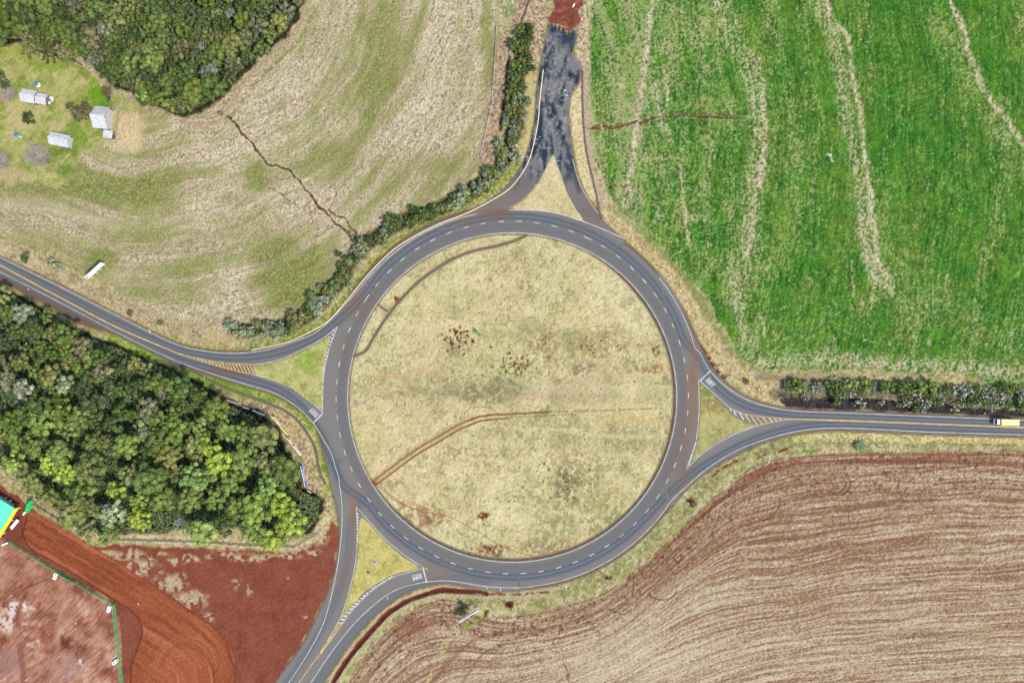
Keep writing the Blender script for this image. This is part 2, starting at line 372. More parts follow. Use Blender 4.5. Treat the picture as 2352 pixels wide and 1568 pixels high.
# --- ploughed field, lower right
PB = [(770,1620),(800,1560),(850,1490),(900,1440),(950,1400),(1000,1378),(1040,1376),(1072,1400),(1110,1416),(1180,1412),(1260,1402),(1330,1380),(1400,1356),(1460,1310),(1530,1246),(1600,1178),(1680,1112),(1750,1066),(1850,1046),(2000,1040),(2352,1036),(2460,1034)]
PF = PB+[(2460,1640),(760,1640)]
m = sm(-3, 3, sdf(wX*.5+X*.5, wY*.5+Y*.5, np.vstack([cr(PB, 8), [(2460,1640),(760,1640)]]))); REG[m > .5] = 4
pbx = np.array([p[0] for p in PB]+[2600]); pby = np.array([p[1] for p in PB]+[1034])
yb = np.interp(X, pbx, pby); k_ = np.ones(121)/121
ys = np.interp(np.arange(600, 2700), pbx, pby); ys = np.convolve(np.pad(ys, 60, 'edge'), k_, 'valid'); yb = np.interp(X, np.arange(600, 2700)[:len(ys)], ys)
dep = Y-yb; tt = sm(10, 300, dep)
y2 = 1130+300*np.exp(-np.clip(X-980, -400, 4000)/420.)-.055*(X-1500)
pu = Y-(yb*(1-tt*.85)+y2*tt*.85)+(n4-.5)*12; pv = X+.0*Y
p1 = fbm(pu/2.7, pv/110, 1, 2, 51); p2 = fbm(pu/8, pv/320, 1, 3, 52); p3 = fbm(pu/24, pv/900, 1, 3, 53); p4 = fbm(pu/2.0, pv/4.5, 1, 2, 54)
v = .34*p1+.10*p2+.11*p3+.22*nf2+.23*p4+.01
v = v+.05*sm(1250, 1500, Y)-.08*(1-sm(20, 110, dep))*sm(2200, 1500, X)-.05*(1-sm(10, 60, dep))+.16*np.exp(-(((X-1420)/260)**2+((Y-1500)/95)**2))  # last term paints a broad sun glint into the soil colour
plo = ramp(sm(.22, .82, v), (136,97,72), (158,123,93), (176,145,113), (190,166,135), (212,194,163))
mix(m, plo); mix(m*sm(.6, .9, n1)*.16, (150,140,84))
Z += m*((p1-.5)*.16)
stroke([(1560,1236),(1640,1160),(1720,1106),(1800,1072),(1900,1060),(2050,1058),(2352,1064)], 7, (128,76,54), .55, 3, warp=.1)
stroke([(1700,1100),(1820,1056),(1960,1044),(2352,1044)], 5, (146,82,60), .6, 2, warp=.1)
stroke([(1540,1250),(1460,1340),(1380,1400),(1280,1440),(1180,1450),(1090,1470),(1030,1520),(980,1580)], 9, (124,78,56), .45, 4, warp=.2)
stroke([(1560,1290),(1470,1370),(1400,1425),(1300,1462),(1180,1475),(1110,1500),(1060,1568)], 5, (116,74,54), .4, 3, warp=.2)
stroke([(960,1600),(1000,1530),(1030,1470),(1060,1440)], 12, (200,186,120), .75, 4, patch=.45); stroke([(1066,1440),(1100,1425),(1118,1408)], 10, (140,160,70), .8, 3, patch=.35)
for (cx_, cy_, r_, a0, a1) in ((1926,1112,27,-40,140),(1920,1112,22,-30,120),(1740,1150,52,-10,80),(1520,1345,36,20,150)):
    stroke([(cx_+r_*math.cos(math.radians(a)), cy_+r_*.9*math.sin(math.radians(a))) for a in np.linspace(a0, a1, 9)], 2.6, (96,56,42), .75, 1, warp=.1)
stroke([(1938,1150),(1948,1180),(1950,1210)], 2, (100,60,46), .7, 1); stroke([(2060,1090),(2070,1130),(2080,1160)], 2, (100,60,46), .6, 1, warp=1); stroke([(2130,1120),(2140,1150),(2142,1180)], 2, (100,60,46), .6, 1, warp=1)
stroke([(1290,1500),(1310,1530),(1320,1568),(1325,1600)], 2.4, (110,66,48), .7, 1, warp=1.6); stroke([(1360,1440),(1380,1470),(1390,1520)], 2, (110,66,48), .6, 1, warp=1.6)
blob(950,1440,60,40,(138,80,58),.45,soft=.8)
mix(m*spots(X, Y, 5, .80, 55)*(1-sm(60, 130, dep))*.6, (92,52,38))

# --- verges of the ploughed field, ditches
VS = [(1041,1366),(1120,1372),(1194,1374),(1264,1366),(1340,1345),(1400,1315),(1470,1265),(1540,1200),(1600,1140),(1660,1088),(1740,1042),(1830,1014),(2000,1008),(2352,1016)]
stroke(VS, 26, ramp(.5*nf+.5*n3, (116,112,74), (160,156,96), (206,194,140)), .85, 6)
stroke([(1830,1006),(1960,1003),(2100,1008),(2352,1014),(2440,1018)], 18, ramp(nf, (170,158,90), (216,196,126), (232,216,160)), .9, 4)
stroke([(1640,1092),(1672,1070),(1706,1054)], 6, (120,52,40), .8, 2, patch=.42); stroke([(1742,1052),(1780,1040),(1812,1032)], 7, (112,46,36), .85, 2, patch=.35, seed=1)
stroke([(1690,1098),(1740,1066),(1770,1056)], 6, (110,140,44), .7, 2, patch=.42); stroke([(1815,1038),(1870,1036)], 6, (104,144,40), .85, 2, patch=.35); stroke([(1930,1036),(2080,1040)], 5, (110,140,60), .5, 2, patch=.5)
stroke([(2140,1014),(2240,1022),(2340,1024)], 5, (120,76,66), .6, 3, patch=.5, seed=2)
for x_, y_ in ((1589,1152),(1398,1322),(1176,1390),(1119,1408)): blob(x_, y_, 11 if x_ != 1119 else 6, 8, (92,40,30), .95, soft=.25)
d1 = [(1264,1357),(1194,1365),(1116,1363),(1041,1356),(997,1359),(937,1380),(893,1407),(848,1455),(804,1506),(765,1566),(740,1620)]
stroke(d1, 26, (196,180,136), .8, 4); stroke([(x, y-1) for x, y in d1[2:]], 11, (104,46,36), .97, 2.5, warp=.25); stroke(d1[:4], 5, (110,56,42), .8, 2, patch=.3)
Z -= .9*(1-sm(1, 7, dist_line(X, Y, cr(d1[2:], 8), 20)))
d2 = [(1500,628),(1535,668),(1565,716),(1592,768),(1622,815),(1662,868)]
VN = [(1392,500),(1430,530),(1480,575),(1530,625),(1575,690),(1610,755),(1650,815),(1700,866),(1760,905),(1800,925)]
stroke(VN, 34, ramp(.6*nf+.4*n3, (170,146,90), (214,190,134), (232,212,166)), .95, 6)
stroke([(1410,505),(1470,548),(1530,600),(1590,670),(1640,750),(1690,820),(1760,862)], 8, (150,130,96), .55, 4, patch=.5)
stroke([(1440,563),(1475,598),(1510,638),(1546,688),(1578,745),(1612,812),(1642,862),(1690,902)], 5, (92,74,58), .85, 1.6, warp=.1); stroke(d2, 9, (100,54,42), .9, 2.5, patch=.25); stroke([(1740,862),(1800,868),(1900,864)], 14, (168,142,116), .6, 5)
# burnt strip beside the eastern road
BU = [(1782,900),(1850,910),(1950,914),(2100,922),(2352,944),(2460,950),(2460,966),(2352,957),(2133,949),(1965,943),(1831,938),(1800,928)]
m = area(BU, 2.5, .5); mix(m*.95, ramp(.6*nf+.4*n3, (34,32,36), (52,48,50), (92,82,76)))
stroke([(1780,905),(1900,900),(2100,905),(2352,920),(2440,925)], 26, ramp(nf, (70,60,52), (110,98,74), (130,120,90)), .7, 7)
stroke([(1740,868),(1850,874),(2000,880),(2200,888),(2400,905)], 9, (150,122,96), .6, 4)

# --- north verge and torn-up end of the north road
stroke([(1205,-40),(1195,40),(1170,90),(1150,150),(1140,220),(1128,300),(1118,360)], 36, ramp(nf, (128,104,84), (180,152,120), (206,184,150)), .85, 6)
stroke([(1235,-40),(1230,60),(1222,120)], 50, ramp(nf, (120,98,78), (190,164,128), (222,200,160)), .85, 8)
stroke([(1345,-40),(1340,60),(1338,140)], 34, ramp(nf, (140,118,92), (200,178,140), (226,204,166)), .85, 6)
stroke([(1140,60),(1130,180),(1118,200)], 5, (120,90,72), .5, 2); stroke([(1222,-20),(1208,20),(1198,60)], 4, (70,50,40), .7, 1.5)
stroke([(1152,0),(1160,30)], 18, (96,140,50), .6, 4, patch=.4); stroke([(1172,-30),(1180,30)], 14, (90,134,46), .6, 4, patch=.4)
ER = [(1268,-60),(1330,-60),(1334,20),(1330,52),(1308,66),(1284,58),(1262,46),(1272,20)]
m = area(ER, 3, .8); mix(m, ramp(.5*nf+.5*n3, (116,62,50), (136,74,58), (172,110,88))); REG[m > .5] = 5
blob(1290,56,18,5,(226,186,140),.8)
stroke([(1216,150),(1222,230),(1214,300),(1196,360),(1160,410),(1120,440),(1050,470)], 16, (206,190,126), .85, 5); stroke([(1190,380),(1150,420),(1110,446),(1040,480),(960,525),(880,580),(820,645),(760,722),(680,770),(580,796)], 15, ramp(nf, (96,120,40), (148,156,70), (190,184,110)), .9, 5)
stroke([(1326,190),(1324,260),(1330,330),(1345,400),(1362,450)], 24, ramp(nf, (200,176,120), (222,202,150), (232,216,170)), .95, 4, warp=.3)
stroke([(1347,150),(1349,300),(1362,400),(1385,470)], 14, (196,170,146), .7, 5)

# --- hedge bank (dark earth and undergrowth) north-west of the ring
HB = [(548,760),(600,758),(660,744),(712,716),(752,676),(790,630),(820,580),(870,540),(930,508),(1000,484),(1060,452),(1110,420),(1150,380),(1172,330),(1186,260),(1190,180),(1200,110),(1206,70)]
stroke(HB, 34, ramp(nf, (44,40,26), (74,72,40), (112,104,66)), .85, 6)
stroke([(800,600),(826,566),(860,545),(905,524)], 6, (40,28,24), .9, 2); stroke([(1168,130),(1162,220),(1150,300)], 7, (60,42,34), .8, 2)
# --- strips beside the western road
stroke([(-40,560),(60,596),(160,640),(250,690),(330,735),(420,768),(520,790)], 44, ramp(.5*nf+.5*n3, (150,126,90), (200,178,134), (222,202,160)), .8, 9)
stroke([(20,560),(90,585),(200,650),(300,700),(380,745),(450,762)], 7, (120,98,74), .5, 3, patch=.45)
stroke([(300,742),(360,765),(440,795),(520,800),(560,800)], 12, ramp(nf, (130,140,60), (190,180,110)), .7, 4)
blob(500,776,40,12,(212,186,130),.7); blob(590,770,36,12,(216,192,140),.5)
stroke([(258,774),(330,806),(391,838),(476,868),(561,895),(629,915),(680,945),(712,985),(732,1040),(744,1090),(752,1112)], 34, ramp(.5*nf+.5*n3, (92,140,32), (140,160,64), (206,196,120)), .95, 6)
stroke([(330,812),(420,850),(500,880),(560,900)], 18, (104,160,30), .55, 6, patch=.4)
stroke([(640,935),(690,975),(716,1030),(730,1090),(738,1120)], 26, ramp(nf, (150,140,84), (204,188,136), (216,200,160)), .85, 6)
stroke([(560,925),(620,945),(660,975),(700,1040),(715,1110),(740,1150),(752,1180)], 22, ramp(nf, (130,104,80), (190,160,124), (220,196,150)), .8, 6)

# --- forest floors
F_UP = [(-60,-60),(712,-60),(700,0),(666,72),(617,118),(556,172),(510,218),(470,250),(432,268),(400,262),(350,240),(306,214),(250,188),(215,150),(150,105),(90,95),(40,96),(-60,100)]
F_LO = [(-60,636),(20,664),(110,716),(200,768),(270,792),(340,826),(400,848),(470,888),(540,926),(600,950),(636,985),(664,1036),(690,1082),(700,1118),(742,1140),(734,1190),(700,1226),(650,1236),(620,1250),(580,1245),(550,1212),(515,1212),(480,1228),(430,1216),(330,1222),(250,1228),(190,1215),(150,1184),(90,1140),(62,1096),(0,1066),(-60,1050)]
for F in (F_UP, F_LO):
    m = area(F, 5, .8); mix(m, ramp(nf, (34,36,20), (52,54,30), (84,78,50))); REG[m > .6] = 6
stroke([(-20,1085),(40,1105),(90,1150),(140,1190),(190,1222)], 20, ramp(nf, (130,120,84), (186,170,130), (206,190,150)), .9, 5)

# --- bare red yard, lower left
YD = [(-80,1116),(0,1118),(56,1152),(100,1186),(150,1222),(186,1248),(240,1252),(350,1256),(480,1264),(600,1272),(680,1264),(738,1232),(764,1192),(776,1205),(777,1245),(768,1304),(752,1358),(728,1411),(692,1480),(647,1542),(600,1620),(-80,1620)]
m = area(YD, 2.5, .8); REG[m > .5] = 5
mix(m, ramp(.6*n1+.4*nf, (128,66,48), (142,78,58), (152,90,68)))
stroke([(186,1232),(300,1236),(450,1240),(560,1248),(680,1252),(730,1225),(752,1190)], 20, ramp(nf, (176,150,104), (212,194,146), (226,210,170)), .92, 4)
stroke([(215,1258),(330,1258),(500,1264),(640,1268)], 8, (138,72,52), .8, 3)
for (bx, by, rx, ry, pt) in ((300,1276,110,12,.42),(240,1272,40,14,.2),(560,1278,120,8,.5),(640,1276,70,10,.38),(700,1262,44,9,.4),(330,1305,46,26,.42),(390,1340,46,30,.38),(440,1380,40,28,.4),(478,1418,22,18,.45),(420,1284,50,12,.5),(545,1342,10,14,.45),(576,1350,8,20,.45),(655,1330,6,5,.4),(700,1415,8,6,.35),(735,1230,22,26,.4),(520,1262,40,10,.4)):
    blob(bx, by, rx, ry, ramp(nf, (176,158,116), (214,198,158)), .92, pt, int(bx), 9)
blob(362,1320,20,40,(140,74,54),.6,.5,4)
TK = [(62,1176),(100,1184),(190,1238),(320,1322),(420,1388),(500,1446),(536,1500),(543,1560),(540,1640),(296,1640),(302,1530),(320,1480),(326,1440),(300,1402),(262,1376),(150,1304),(76,1264),(52,1228),(50,1200)]
tm = area(TK, 1.6, .12)
dT = dist_line(wX*.35+X*.65, wY*.35+Y*.65, cr([(70,1215),(180,1280),(300,1350),(400,1410),(470,1460),(510,1520),(518,1620)], 8), 240)
t1 = fbm(dT/3.2, (X+Y)/120, 1, 3, 57); t2 = fbm(dT/11, (X+Y)/260, 1, 3, 58)
mix(tm*.95, ramp(.45*t1+.45*t2+.1*nf, (112,56,36), (150,80,50), (182,104,66), (208,138,98)))
blob(420,1520,90,80,(176,98,66),.55,soft=.7)
for r_ in (30,38,46,56,66,74,84): stroke([(425+r_*math.cos(a), 1545+r_*1.15*math.sin(a)) for a in np.linspace(-2.9, -.3, 10)], 2.0, (196,124,90) if r_ % 4 else (132,68,48), .6, 1, warp=.3)
edge = cr([(50,1200),(52,1228),(76,1264),(150,1304),(262,1376),(300,1402),(326,1440),(320,1480),(302,1530),(296,1640)], 8)
stroke(list(map(tuple, edge[::3])), 2.6, (84,40,30), .8, 1, warp=.1)
stroke([(190,1240),(320,1324),(420,1390),(500,1448),(537,1502),(543,1562)], 3, (112,56,42), .6, 1.4, warp=.1)
YW = [(-80,1226),(26,1246),(125,1311),(262,1391),(280,1568),(288,1640),(-80,1640)]
m = area(YW, 1.5, .1)
q1 = fbm(X+.4*Y, Y-.3*X, 30, 4, 61)
mix(m, ramp(.6*q1+.4*fbm((X+Y)/4, (X-Y)/22, 1, 3, 62), (118,64,48), (158,100,78), (188,136,108), (216,180,152)))
for (bx, by, rx, ry, rgb, a, pt) in ((40,1395,40,24,(238,224,206),.95,.4),(20,1430,24,30,(236,220,204),.8,.45),(60,1420,10,50,(226,206,186),.6,.45),(188,1520,14,12,(236,220,206),.9,.4),(78,1480,16,10,(230,212,196),.7,.5),(30,1320,60,30,(190,140,108),.5,.3),(100,1370,50,24,(196,140,106),.5,.4),(150,1530,70,40,(176,140,128),.5,.3),(20,1520,50,40,(164,124,110),.7,.1),(196,1350,40,30,(120,62,50),.6,.3)):
    blob(bx, by, rx, ry, rgb, a, pt, int(bx)+3, 8)
blob(152,1470,20,16,(96,50,36),.85,soft=.7); stroke([(45,1480),(56,1568),(60,1620)], 14, (140,88,72), .6, 2, warp=.1); stroke([(0,1380),(60,1350),(110,1330)], 2.5, (96,54,42), .6, 1)
blob(20,1205,40,34,(120,66,52),.8,soft=.6); stroke([(66,1175),(58,1200),(50,1230),(30,1244)], 3, (76,40,32), .7, 1, warp=.1)

# --- central island
r = np.hypot(X-RC[0], Y-RC[1]); m = sm(-2, 2, 385-r); REG[r < 384] = 7
base = ramp(.38*n1+.24*n3+.38*nf, (160,142,100), (206,190,136), (230,214,164), (244,230,192))
mix(m, base)
gg = sm(.50, .80, .45*n2+.3*n1+.25*nf); mix(m*gg*.32, (172,170,104))
g2 = sm(.6, .85, .5*fbm(X, Y, 40, 4, 64)+.3*n3+.2*nf); mix(m*g2*.55, (128,120,86))
mix(m*sm(.52, .9, fbm(X, Y, 70, 3, 65))*.45, (224,196,148))
mix(m*spots(X, Y, 6.0, .86, 66)*.45*sm(.4, .7, n2), (124,130,72)); mix(m*spots(X, Y, 9, .93, 67)*.5, (110,142,60)); mix(m*spots(X, Y, 3.2, .95, 68)*.5, (96,72,50))
for (bx, by, rx, ry, rgb, a, pt, pc) in ((1100,905,80,20,(110,104,76),.5,.45,7),(1160,890,60,30,(120,112,84),.5,.45,7),(1330,800,90,60,(146,142,80),.35,.4,9),(1200,770,110,50,(150,150,90),.3,.4,8),
    (1330,850,40,16,(150,116,90),.6,.4,6),(1250,800,40,50,(130,98,70),.5,.55,5),(1400,780,70,40,(160,130,96),.4,.45,6),(1508,808,12,22,(124,66,46),.8,.45,4),(1490,850,60,12,(150,104,76),.5,.5,5),
    (1300,1120,36,60,(104,94,60),.5,.45,6),(1330,1080,70,50,(128,120,76),.4,.5,6),(1390,1180,90,70,(140,138,84),.4,.5,7),(1270,1200,60,60,(140,140,84),.4,.5,7),(1440,1000,80,40,(150,136,94),.4,.45,5),(1430,960,100,24,(212,182,120),.5,.35,6),
    (1110,1186,14,10,(122,62,44),.75,.4,4),(1130,1262,36,12,(130,76,54),.65,.45,5),(960,1180,60,34,(150,102,70),.5,.45,7),(1000,1195,36,20,(130,84,60),.5,.5,6),(1250,1255,70,20,(140,106,76),.5,.5,6),(880,1110,60,14,(150,102,76),.35,.5,6),
    (930,860,90,12,(200,170,120),.5,.3,8),(1000,690,120,50,(206,196,130),.3,.3,8),(830,1000,60,60,(168,168,92),.3,.4,8),(1000,905,160,9,(140,134,96),.4,.4,5),(850,880,40,26,(176,160,104),.4,.3,6),(1240,905,90,18,(214,180,140),.5,.3,6),(1480,930,70,30,(224,206,150),.5,.3,6),(1060,1040,70,24,(118,120,70),.35,.55,5),(1240,990,200,30,(150,134,90),.3,.5,5)):
    blob(bx, by, rx, ry, rgb, min(a*1.2, .9), pt, int(bx+by), pc)
mix((r < 384)*np.exp(-((wY-896-.02*(X-1176))/26)**2)*(.25+.55*nf)*sm(.2, .7, fbm(X, Y/2, 40, 4, 69)+.15*(X < 1200))*.8, (150,140,100)); mix((r < 384)*sm(880, 886, wY*.3+Y*.7)*(1-sm(886, 925, Y))*sm(1180, 1260, X)*.45, (228,212,166)); mix((r < 384)*np.exp(-((wY-1012)/16)**2)*sm(1200, 1300, X)*nf*.4, (130,122,84)); stroke([(1180,984),(1300,990),(1400,1002),(1500,1004)], 9, (226,206,150), .6, 3)
# molehill-like clods of bare earth
rs = np.random.default_rng(5)
def clods(x_, y_, rx, ry, n, r0, r1, rgb):
    for i in range(n):
        px, py = x_+rs.normal()*rx*.5, y_+rs.normal()*ry*.5; rr = rs.uniform(r0, r1)
        ii = np.nonzero((np.abs(gx-(px-CX)*S) < 3)); jj = np.nonzero((np.abs(gy-(CY-py)*S) < 3))
        if not len(ii[0]) or not len(jj[0]): continue
        sl_ = (slice(jj[0][0], jj[0][-1]+1), slice(ii[0][0], ii[0][-1]+1))
        d = np.hypot(X[sl_]-px, Y[sl_]-py)+(nf[sl_]-.5)*1.6; k = (1-sm(rr*.6, rr*1.3, d))[..., None]*.92
        C[sl_] = C[sl_]*(1-k)+c3(*rgb)*k; Z[sl_] += k[..., 0]*.12
clods(1056,776,34,30,60,1.2,3.6,(104,54,32)); clods(1190,835,50,28,70,1.0,3.0,(108,62,40)); clods(1375,790,50,34,40,.9,2.4,(112,72,44))
clods(1200,850,240,120,110,.7,1.4,(92,62,40)); clods(1180,700,260,120,110,.7,1.4,(92,64,42)); clods(1096,762,7,7,10,1.5,3,(84,146,40)); clods(1170,850,90,14,20,1,2.4,(92,146,40)); clods(1150,1060,400,200,150,.9,2.2,(108,128,56))
clods(1300,1100,90,70,90,.9,2.2,(92,84,50)); clods(1250,900,330,200,160,.8,1.8,(120,128,64)); clods(1110,1188,14,10,22,1,2.6,(112,52,36)); clods(1130,1262,40,10,34,1,2.4,(116,60,42))
# wheel tracks across the island
tr = [(852,1108),(900,1072),(960,1030),(1010,1000),(1060,972),(1105,956),(1160,951),(1260,946),(1380,942),(1500,938),(1530,936)]
stroke(tr[:8], 4.2, (130,78,52), .95, 1.2, warp=.08); stroke([(x+6, y+9) for x, y in tr[:7]], 4.2, (134,84,58), .9, 1.2, warp=.08); stroke(tr[6:], 3, (146,108,76), .7, 1.2, warp=.08, patch=.3)
stroke([(1170,958),(1240,955),(1330,950)], 2.4, (150,116,84), .5, 1, warp=.08); stroke(tr[:5], 16, (176,146,98), .45, 5, warp=.2)
stroke([(1066,952),(1080,938),(1105,933),(1130,939),(1146,950)], 1.8, (140,96,68), .75, .9, warp=.1); stroke([(1156,985),(1158,1020),(1140,1050),(1112,1070)], 1.8, (166,130,90), .6, .9, warp=.1)
stroke([(860,1098),(890,1130),(930,1158),(980,1176),(1040,1190),(1090,1216),(1140,1246),(1190,1268),(1240,1280)], 2.0, (150,102,72), .7, 1, warp=.1); stroke([(870,1118),(910,1150),(950,1168)], 2, (142,92,64), .7, 1, warp=.1)
blob(856,1106,9,8,(134,60,40),.95,soft=.3); stroke([(1450,780),(1440,800),(1450,820)], 1.4, (150,120,90), .5, .8); stroke([(1480,770),(1505,800)], 1.6, (120,84,60), .6, .8)
for k in range(9): stroke([(900+k*9, 884+k*2.6),(1010+k*6, 893+k*2.2),(1090+k*8, 898+k*2)], 1.2, (150,138,96), .5, .6, warp=.1, patch=.45, seed=k)
m = (1-sm(1, 3.5, dist_line(X, Y, np.array([(800,800),(800,801)]), 5)))
TRI = np.array([(904,679),(922,685),(910,701),(907,690)]); mix(sm(-.8, .8, sdf(X, Y, TRI)), (120,60,44))
CH1 = [(810.6,818.8),(839,806),(857,777.5),(883,736),(919,690),(960,648.6),(1022,604.8),(1079,579),(1140.7,565),(1182,553),(1207.8,541)]
stroke(CH1, 13, (168,158,108), .55, 4, warp=.1); stroke(CH1, 5, (104,84,62), .95, 1, warp=.02); stroke([(867,699),(890,714)], 3.5, (96,84,66), .9, 1, warp=.02)

# --- splitter islands
for i, p in enumerate(ISL):
    s_ = sdf(X, Y, p); m = sm(-1, 1.2, s_+1.5); REG[s_ > -2] = 7
    cc = [((136,146,74),(190,184,112),(216,206,146)), ((150,148,74),(204,190,110),(222,206,140)), ((134,134,76),(182,172,108),(206,192,130)), ((180,166,108),(216,198,146),(230,214,168))][i]
    mix(m, ramp(.35*n1+.3*n3+.35*nf, *cc))
    Z = np.where(s_ > -2, (nf-.5)*.06+.10, Z)
blob(700,830,30,30,(122,160,40),.5,.35); blob(1640,936,40,10,(150,110,70),.5,.4); blob(1640,925,30,5,(150,104,66),.5,.4); blob(1624,895,16,20,(92,120,40),.5); blob(1625,1041,8,3,(120,160,140),.7)
mix((1-sm(.4, 1, dist_line(X, Y, np.array([(836,1210),(838,1330)]), 6)/3))*.3, (190,160,90))

# --- ground height under and beside the asphalt
road = on_road(X, Y); rr = road.copy()
for s_ in (1, 2):
    rr |= np.roll(road, s_, 0) | np.roll(road, -s_, 0) | np.roll(road, s_, 1) | np.roll(road, -s_, 1)
isl = np.zeros(X.shape, bool)
for p in ISL: isl |= inside(X, Y, p)
Z = np.where(rr & ~isl, np.minimum(Z, -.04), Z); Z = np.where(road, -.12, Z)
rb = np.hypot(X-RC[0], Y-RC[1]); Z = np.where((rb < rin(X, Y)) & (rb > 364), np.maximum(Z, .02), Z)
# earth spilled along the outer shoulder
mix((rr & ~road & ~isl)*.55, (118,96,72))
Z[:2] = 0; Z[-2:] = 0; Z[:, :2] = 0; Z[:, -2:] = 0

def lin(c):
    c = np.clip(c, 0, 1); return np.where(c <= .04045, c/12.92, ((c+.055)/1.055)**2.4)
CL = lin(C)/KALB

def ground_mat(name, n_amp=.16, bump=.5, scale=1.3):
    m = bpy.data.materials.new(name); m.use_nodes = True; t = m.node_tree; b = t.nodes['Principled BSDF']
    b.inputs['Roughness'].default_value = .95; b.inputs['Specular IOR Level'].default_value = .1
    at = t.nodes.new('ShaderNodeAttribute'); at.attribute_name = 'soil'
    tc = t.nodes.new('ShaderNodeTexCoord'); n = t.nodes.new('ShaderNodeTexNoise'); n.inputs['Scale'].default_value = scale; n.inputs['Detail'].default_value = 6; n.inputs['Roughness'].default_value = .7
    t.links.new(tc.outputs['Object'], n.inputs['Vector'])
    mr = t.nodes.new('ShaderNodeMapRange'); mr.inputs['From Min'].default_value = .3; mr.inputs['From Max'].default_value = .7
    mr.inputs['To Min'].default_value = 1-n_amp; mr.inputs['To Max'].default_value = 1+n_amp
    t.links.new(n.outputs['Fac'], mr.inputs['Value'])
    vm = t.nodes.new('ShaderNodeVectorMath'); vm.operation = 'SCALE'; t.links.new(at.outputs['Color'], vm.inputs[0]); t.links.new(mr.outputs[0], vm.inputs['Scale'])
    t.links.new(vm.outputs[0], b.inputs['Base Color'])
    bp = t.nodes.new('ShaderNodeBump'); bp.inputs['Strength'].default_value = bump; bp.inputs['Distance'].default_value = .25
    t.links.new(n.outputs['Fac'], bp.inputs['Height']); t.links.new(bp.outputs[0], b.inputs['Normal'])
    return m
fi = REG[:-1, :-1]
names = {0: ('verge', .42), 1: ('stubble_field', .42), 2: ('lawn', .28), 3: ('crop_field', .5), 4: ('ploughed_field', .36), 5: ('bare_ground', .12), 6: ('forest_floor', .3), 7: ('grass_island', .32)}
idx = np.arange(nx*ny).reshape(ny, nx)
VX = np.stack([WX, WY, Z], -1).reshape(-1, 3).astype(np.float32); VC = np.concatenate([CL.reshape(-1, 3), np.ones((nx*ny, 1))], 1).astype(np.float32)
for k, (nm, amp) in names.items():
    jj, ii = np.nonzero(fi == k)
    if not len(jj): continue
    q = np.stack([idx[jj, ii], idx[jj, ii+1], idx[jj+1, ii+1], idx[jj+1, ii]], 1)
    u, inv = np.unique(q, return_inverse=True); inv = inv.reshape(q.shape).astype(np.int32)
    me = bpy.data.meshes.new(nm); me.vertices.add(len(u)); me.vertices.foreach_set('co', VX[u].ravel())
    me.loops.add(inv.size); me.loops.foreach_set('vertex_index', inv.ravel())
    me.polygons.add(len(inv)); me.polygons.foreach_set('loop_start', np.arange(0, inv.size, 4, dtype=np.int32)); me.polygons.foreach_set('loop_total', np.full(len(inv), 4, np.int32))
    me.polygons.foreach_set('use_smooth', np.ones(len(inv), bool))
    a = me.attributes.new('soil', 'FLOAT_COLOR', 'POINT'); a.data.foreach_set('color', VC[u].ravel())
    me.update(calc_edges=True); me.materials.append(ground_mat(nm, amp))
    o = bpy.data.objects.new(nm, me); COL.objects.link(o); tag(o, kind='structure')
# far ground: four sheets butted to the detailed block
ex, ey, FAR = gx[-1], gy[-1], 2500
g = MB(); 
g.quad((-FAR,ey,0),(FAR,ey,0),(FAR,FAR,0),(-FAR,FAR,0)); g.quad((-FAR,-FAR,0),(FAR,-FAR,0),(FAR,-ey,0),(-FAR,-ey,0))
g.quad((-FAR,-ey,0),(-ex,-ey,0),(-ex,ey,0),(-FAR,ey,0)); g.quad((ex,-ey,0),(FAR,-ey,0),(FAR,ey,0),(ex,ey,0))
tag(g.build('ground', mat('far_fields', alb(150,140,90), .95, scale=.01, rgb2=alb(90,120,50))), kind='structure')

# ------------------------------------------------------------------ asphalt
ZR = 0.06
loops = [RW, RS, RE, RN]+ISL+[np.array([ringpt(441, a) for a in np.arange(0, 360, 1.0)])]
th = np.arange(0, 360, 1.0); ri = np.array([ringpt(400, a) for a in th]); ri = rin(ri[:, 0], ri[:, 1])
loops.append(np.array([ringpt(ri[i], a) for i, a in enumerate(th)]))
GA = 2.8
xs = np.arange(-60, 2460, GA); ysg = np.arange(40, 1620, GA); AX, AY = np.meshgrid(xs, ysg); AX = AX+RNG.uniform(-.5, .5, AX.shape); AY = AY+RNG.uniform(-.5, .5, AY.shape)
ok = on_road(AX, AY); px = AX[ok]; py = AY[ok]
dm = np.full(px.shape, 1e3)
for L in loops: dm = np.minimum(dm, dist_line(px, py, np.vstack([L, L[:1]]), 6))
px = px[dm > 1.6]; py = py[dm > 1.6]
pts = [Vector((a, b)) for a, b in zip(px, py)]; edges = []
for L in loops:
    n0 = len(pts); pts += [Vector((float(a), float(b))) for a, b in L]; edges += [(n0+i, n0+(i+1) % len(L)) for i in range(len(L))]
res = geometry.delaunay_2d_cdt(pts, edges, [], 0, 1e-4)
V2 = np.array([(v.x, v.y) for v in res[0]]); T = np.array([f for f in res[2] if len(f) == 3])
cen = V2[T].mean(1); T = T[on_road(cen[:, 0], cen[:, 1])]
u, inv = np.unique(T, return_inverse=True); V2 = V2[u]; T = inv.reshape(T.shape)
ax_, ay_ = V2[:, 0], V2[:, 1]; RR = np.hypot(ax_-RC[0], ay_-RC[1])
pathA = cr([(-60,590),(0,618),(136,690),(272,759),(400,822),(480,846),(560,869),(640,895),(695,937),(735,995),(765,1060),(790,1115)]+[ringpt(412, a) for a in range(234, 131, -9)]+[(1545,1124),(1592,1086),(1648,1050),(1740,1006),(1850,978),(1980,975),(2133,982),(2352,990),(2460,994)], 10)
